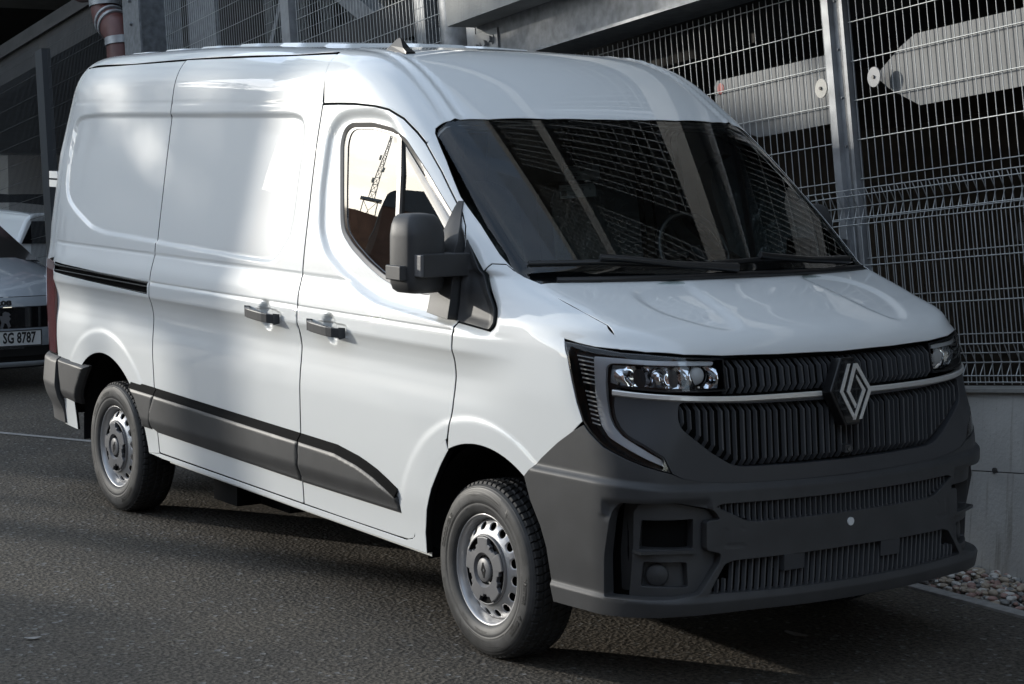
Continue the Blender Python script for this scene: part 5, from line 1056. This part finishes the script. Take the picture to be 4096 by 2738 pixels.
# plate, emblem and letters on the nose
px0 = CX + .078
w = MB(); w.box(px0 - .012, px0, CY - .26, CY + .26, .372, .482); bevel(w.build('x', 'plate'), .003) if False else None
pl_ = w.build('number_plate', 'plate'); obs.append(pl_)
fr = MB(); 
for a in ((CY - .265, CY + .265, .366, .371), (CY - .265, CY + .265, .483, .489), (CY - .268, CY - .262, .366, .489), (CY + .262, CY + .268, .366, .489)): fr.box(px0 - .01, px0 + .003, *a)
obs.append(fr.build('plate_frame', 'black'))
obs.append(text('SG 8787', .115, 'ink', None, (px0, CY + .085, .427), (0, 1, 0), (0, 0, 1), name='plate_characters', off=.003, bold=.0035, sx=.66))
w = MB(); w.tube([(px0 + .001, CY - .115, .405), (px0 + .004, CY - .115, .405)], .018, 20); obs.append(w.build('plate_seal', 'cap'))
obs.append(text('www.AUTO-REGION.de', .024, 'cap', None, (CX + .074, CY + .0, .352), (0, 1, 0), (0, 0, 1), name='dealer_lettering', off=.002, sx=1.0))
obs.append(text('208', .050, 'black', None, (CX + .004, CY - .01, .695), (0, 1, 0), (-.2, 0, 1), name='model_lettering', off=.004, bold=.003, sx=1.7))
lion = [(-.02, .055), (.0, .065), (.03, .058), (.045, .04), (.03, .03), (.045, .01), (.03, -.01), (.045, -.05), (.025, -.065), (.012, -.03), (-.005, -.02), (-.02, -.065), (-.045, -.062), (-.03, -.02), (-.04, .01), (-.055, .02), (-.035, .035), (-.02, .03)]
w = MB(); w.prism([(CX + .012, CY + a, .565 + b) for a, b in lion], (-.004, 0, 0)); obs.append(w.build('grille_emblem', 'cap'))
w = MB(); w.tube([(px0 - .006, CY + .34, .425), (px0 - .002, CY + .34, .425)], .012, 14); obs.append(w.build('parking_sensor', 'black'))
adopt(car, obs)
# ================================================================== surroundings that stand behind and beside the camera (seen in reflections, and casting the long shadows)
def building(name, label, x0, x1, y0, y1, z1, m, cat='building', floors=5, face='x', win=True, sg=1):
    t = thing(name, label, cat, ((x0 + x1) / 2, (y0 + y1) / 2, 0)); w = MB(); w.box(x0, x1, y0, y1, -2, z1); ob = [w.build('walls', m)]
    if win:
        w = MB(); fh = z1 / floors
        if face == 'x':
            n = int((y1 - y0) / 2.4); xx = x0 if sg < 0 else x1
            for f_ in range(floors):
                for k in range(n): yy = y0 + (k + .5) * (y1 - y0) / n; w.box(xx - .05, xx + .05, yy - .7, yy + .7, f_ * fh + .9, f_ * fh + 2.4)
        else:
            n = int((x1 - x0) / 2.4); yy = y0 if sg < 0 else y1
            for f_ in range(floors):
                for k in range(n): xx = x0 + (k + .5) * (x1 - x0) / n; w.box(xx - .7, xx + .7, yy - .05, yy + .05, f_ * fh + .9, f_ * fh + 2.4)
        ob.append(w.build('windows', 'winglass', kind='stuff'))
    adopt(t, ob); return t
building('brick_block', 'brown brick block facing the yard from the front of the van', 24, 34, -24, -4, 13, 'brick', floors=4, sg=-1)
building('flat_block', 'long brown brick block of flats standing behind the camera', -9, 26, -36, -21, 15, 'brick', floors=5, face='y', sg=1)
building('office_block', 'white office block with window bands beyond the brick block', 34, 48, 2, 24, 17, 'render', floors=6, sg=-1)
# frame looking from the van towards the sun: u to the right, t away, z up
_az = SUN_AZ; _t = Vector((math.cos(_az), math.sin(_az), 0)); _u = Vector((-math.sin(_az), math.cos(_az), 0)) * 1.0
if _u.dot(Vector((.492, -.870, 0))) < 0: _u = -_u
def U(u, t, z): p = _u * u + _t * t; return (p.x, p.y, z)
def ztop(u, t, v): p = U(u, t, 0); return (v - .159 * p[0] - .090 * p[1]) / .983
def ubox(w, u0, u1, t0, t1, z0, z1, mi=0): return w.box(u0, u1, t0, t1, z0, z1, lambda a, b_, c: U(a, b_, c), mi)
t = thing('shade_block', 'tall plain block added to shade the fence and the far end of the yard', 'building', U(-12, 32, 0)); w = MB(); ubox(w, -30, -5.8, 27, 40, -2, 18); o = [w.build('walls', 'render')]; w = MB(); ubox(w, -5.8, -1.56, 27, 36, -2, ztop(-3, 27, 2.02)); o.append(w.build('side_wing', 'render'))  # added sun blocker; wing height set to shade the lower fence only
w = MB()
for f_ in range(6):
    for k in range(10): ubox(w, -29 + 2.3 * k, -27.6 + 2.3 * k, 26.95, 27.05, f_ * 2.9 + 1, f_ * 2.9 + 2.4)
o.append(w.build('windows', 'winglass', kind='stuff')); adopt(t, o)
t = thing('shade_pylon', 'slender pylon added out of frame to cast a shade band on the sliding door', 'pylon', U(-.26, 27, 0)); w = MB(); ubox(w, -.44, -.08, 27, 27.4, -1, ztop(-.26, 27, 2.75)); adopt(t, [w.build('shaft', 'concrete')])  # added caster, as wide as the shade band wanted on the sliding door
t = thing('barrel_roofed_hall', 'grey hall with a curved barrel roof behind the camera, beside the low annexe', 'building', U(6, 30, 0)); w = MB()
A = [(.86, -.62), (.885, -.48), (.93, -.42), (1.0, -.37), (1.2, -.31), (1.5, -.27), (2.0, -.24), (2.6, -.25), (3.2, -.30), (3.8, -.39), (4.2, -.50)]
w.prism([U(4.2, 27, ztop(4.2, 27, -.72)), U(.86, 27, ztop(.86, 27, -.72))] + [U(a, 27, ztop(a, 27, b_)) for a, b_ in A], tuple(_t * 8)); o = w.build('barrel_roof', 'sheet'); fixn(o)
w = MB(); ubox(w, .87, 4.19, 27.02, 35, -1, ztop(2.5, 27, -.71)); ubox(w, 4.3, 14, 27, 35, -1, ztop(8, 27, -.75)); o_ = w.build('walls', 'brick'); adopt(t, [o, o_])
# tree added out of frame, crown shaped to break the light on the van's rear
t = thing('shade_tree', 'added slim tree, its dense lower crown and thin top shaped to shade the rear of the van', 'tree', U(-.92, 26, 0)); w = MB(); zz_ = ztop(-.9, 26, .8)
w.tube([U(-.92, 26, 0), U(-.90, 26, zz_), U(-.88, 26, zz_ + 1.1)], [.05, .04, .015], 8)
for k in range(14): a = rng.uniform(0, 6.28); z0_ = zz_ - .3 + k * .11; w.tube([U(-.9, 26, z0_), U(-.9 + .4 * math.cos(a), 26 + .4 * math.sin(a), z0_ + .25)], [.012, .004], 5)
o1 = w.build('trunk', mat('bark', (.06, .05, .04), .9)); w = MB()
for k in range(6500):
    v = rng.uniform(.42, 2.35); u = rng.uniform(-1.42, -.44); top_ = 1.38 + (u + 1.2) * -.36; den = 1. if v < top_ else .62
    if rng.random() > den: continue
    if v > top_ and rng.random() < .3 + .5 * math.sin(u * 9 + v * 7): continue
    tt = 26 + rng.uniform(-.5, .5); c = Vector(U(u, tt, ztop(u, tt, v))); a = Vector(rng.normal(size=3)).normalized() * .055; b_ = a.orthogonal().normalized() * .032
    w.add([c - a, c - b_, c + a, c + b_], [(0, 1, 2, 3)])
o2 = w.build('crown', mat('leaf_green', (.05, .075, .03), .7), kind='stuff'); adopt(t, [o1, o2])
t = thing('garden_tree', 'loose-crowned tree standing in front of the tall plain block', 'tree', U(-4, 25, 0)); w = MB(); w.tube([U(-4, 25, 0), U(-4, 25, 4), U(-3.8, 25, 7.5)], [.16, .12, .04], 8)
for k in range(16): a = rng.uniform(0, 6.28); z0_ = 4 + .22 * k; w.tube([U(-4 + .1 * (k % 2), 25, z0_), U(-4 + 1.5 * math.cos(a), 25 + .8 * math.sin(a), z0_ + .9)], [.03, .008], 5)
o1 = w.build('trunk', 'pipe'); o1.data.materials[0] = bpy.data.materials['bark']; w = MB()
for k in range(4200):
    u = rng.normal(-4, 1.1); v = rng.uniform(1.6, 3.6)
    if abs(u + 4) > 2.3 or math.sin(u * 4.1 + v * 2) + math.sin(v * 5.3 - u * 2.2) < -.2: continue
    tt = 25 + rng.uniform(-.8, .8); c = Vector(U(u, tt, ztop(u, tt, v))); a = Vector(rng.normal(size=3)).normalized() * .08; b_ = a.orthogonal().normalized() * .045
    w.add([c - a, c - b_, c + a, c + b_], [(0, 1, 2, 3)])
o2 = w.build('crown', 'pipe', kind='stuff'); o2.data.materials[0] = bpy.data.materials['leaf_green']; adopt(t, [o1, o2])
# arched hall and lattice mast mirrored in the side window
t = thing('low_terrace', 'long low dark terrace on the skyline far behind the camera', 'building', U(3, 60, 0)); w = MB(); ubox(w, -14, 26, 56, 59, -1, 6.8); ubox(w, 9.4, 10.6, 56, 58, -1, 8.4); ubox(w, 14, 20, 57, 70, -1, 8.0); adopt(t, [w.build('walls', 'brick')])
t = thing('lattice_mast', 'steel lattice mast with a square platform and aerials', 'mast', U(1.75, 130, 0)); w = MB()
uc, T0 = 1.75, 130.
for z0_, z1_, h0, h1 in ((0, 14.6, .70, .50), (14.7, 21.0, .22, .06)):
    n = 9
    for i in range(n):
        za, zb = z0_ + (z1_ - z0_) * i / n, z0_ + (z1_ - z0_) * (i + 1) / n; ha, hb = h0 + (h1 - h0) * i / n, h0 + (h1 - h0) * (i + 1) / n
        ca = [U(uc + sx * ha, T0 + sy * ha, za) for sx, sy in ((-1, -1), (1, -1), (1, 1), (-1, 1))]; cb = [U(uc + sx * hb, T0 + sy * hb, zb) for sx, sy in ((-1, -1), (1, -1), (1, 1), (-1, 1))]
        for k in range(4): w.tube([ca[k], cb[k]], .03, 4); w.tube([ca[k], cb[(k + 1) % 4]], .02, 4); w.tube([cb[k], cb[(k + 1) % 4]], .025, 4)
o1 = w.build('lattice', 'galv', kind='stuff'); w = MB(); ubox(w, uc - .75, uc + .75, T0 - .7, T0 + .7, 14.6, 14.8); o2 = w.build('platform', 'galv'); w = MB()
for k, zz in enumerate((16.2, 17.4, 18.6)): ubox(w, uc - .35 + .5 * (k % 2), uc - .2 + .5 * (k % 2), T0 - .2, T0 - .1, zz, zz + .5)
o3 = w.build('aerial_panel', 'render', kind='stuff'); adopt(t, [o1, o2, o3])
# pale vehicles glimpsed through the rear fence
t = thing('white_car', 'white car glimpsed through the mesh behind the grey hatchback', 'car', (-18.3, 4.5, -.2))
w = MB(); w.prism([(-17.7, a, b) for a, b in [(3.66, -.15), (3.60, .10), (3.66, .46), (3.80, .58), (3.95, .92), (4.05, .98), (5.2, .98), (5.4, .55), (5.4, -.15)]], (-3.6, 0, 0)); o1 = w.build('body', 'paint')
w = MB(); w.prism([(-17.69, a, b) for a, b in [(3.88, .60), (4.02, .88), (5.1, .88), (5.2, .60)]], (.01, 0, 0)); o2 = w.build('windshield', 'gloss'); fixn(o1); bevel(o1, .08, 3); fixn(o2); adopt(t, [o1, o2])
t = thing('white_trailer', 'white box trailer glimpsed higher behind the rear mesh fence', 'trailer', (-23.6, 6.3, -.5))
w = MB(); w.box(-26, -23.4, 5.85, 8.2, 1.02, 1.62); o1 = w.build('box_body', 'render'); w = MB(); w.box(-26, -23.5, 5.9, 8.1, -.6, 1.0); o2 = w.build('chassis', 'void'); adopt(t, [o1, o2])
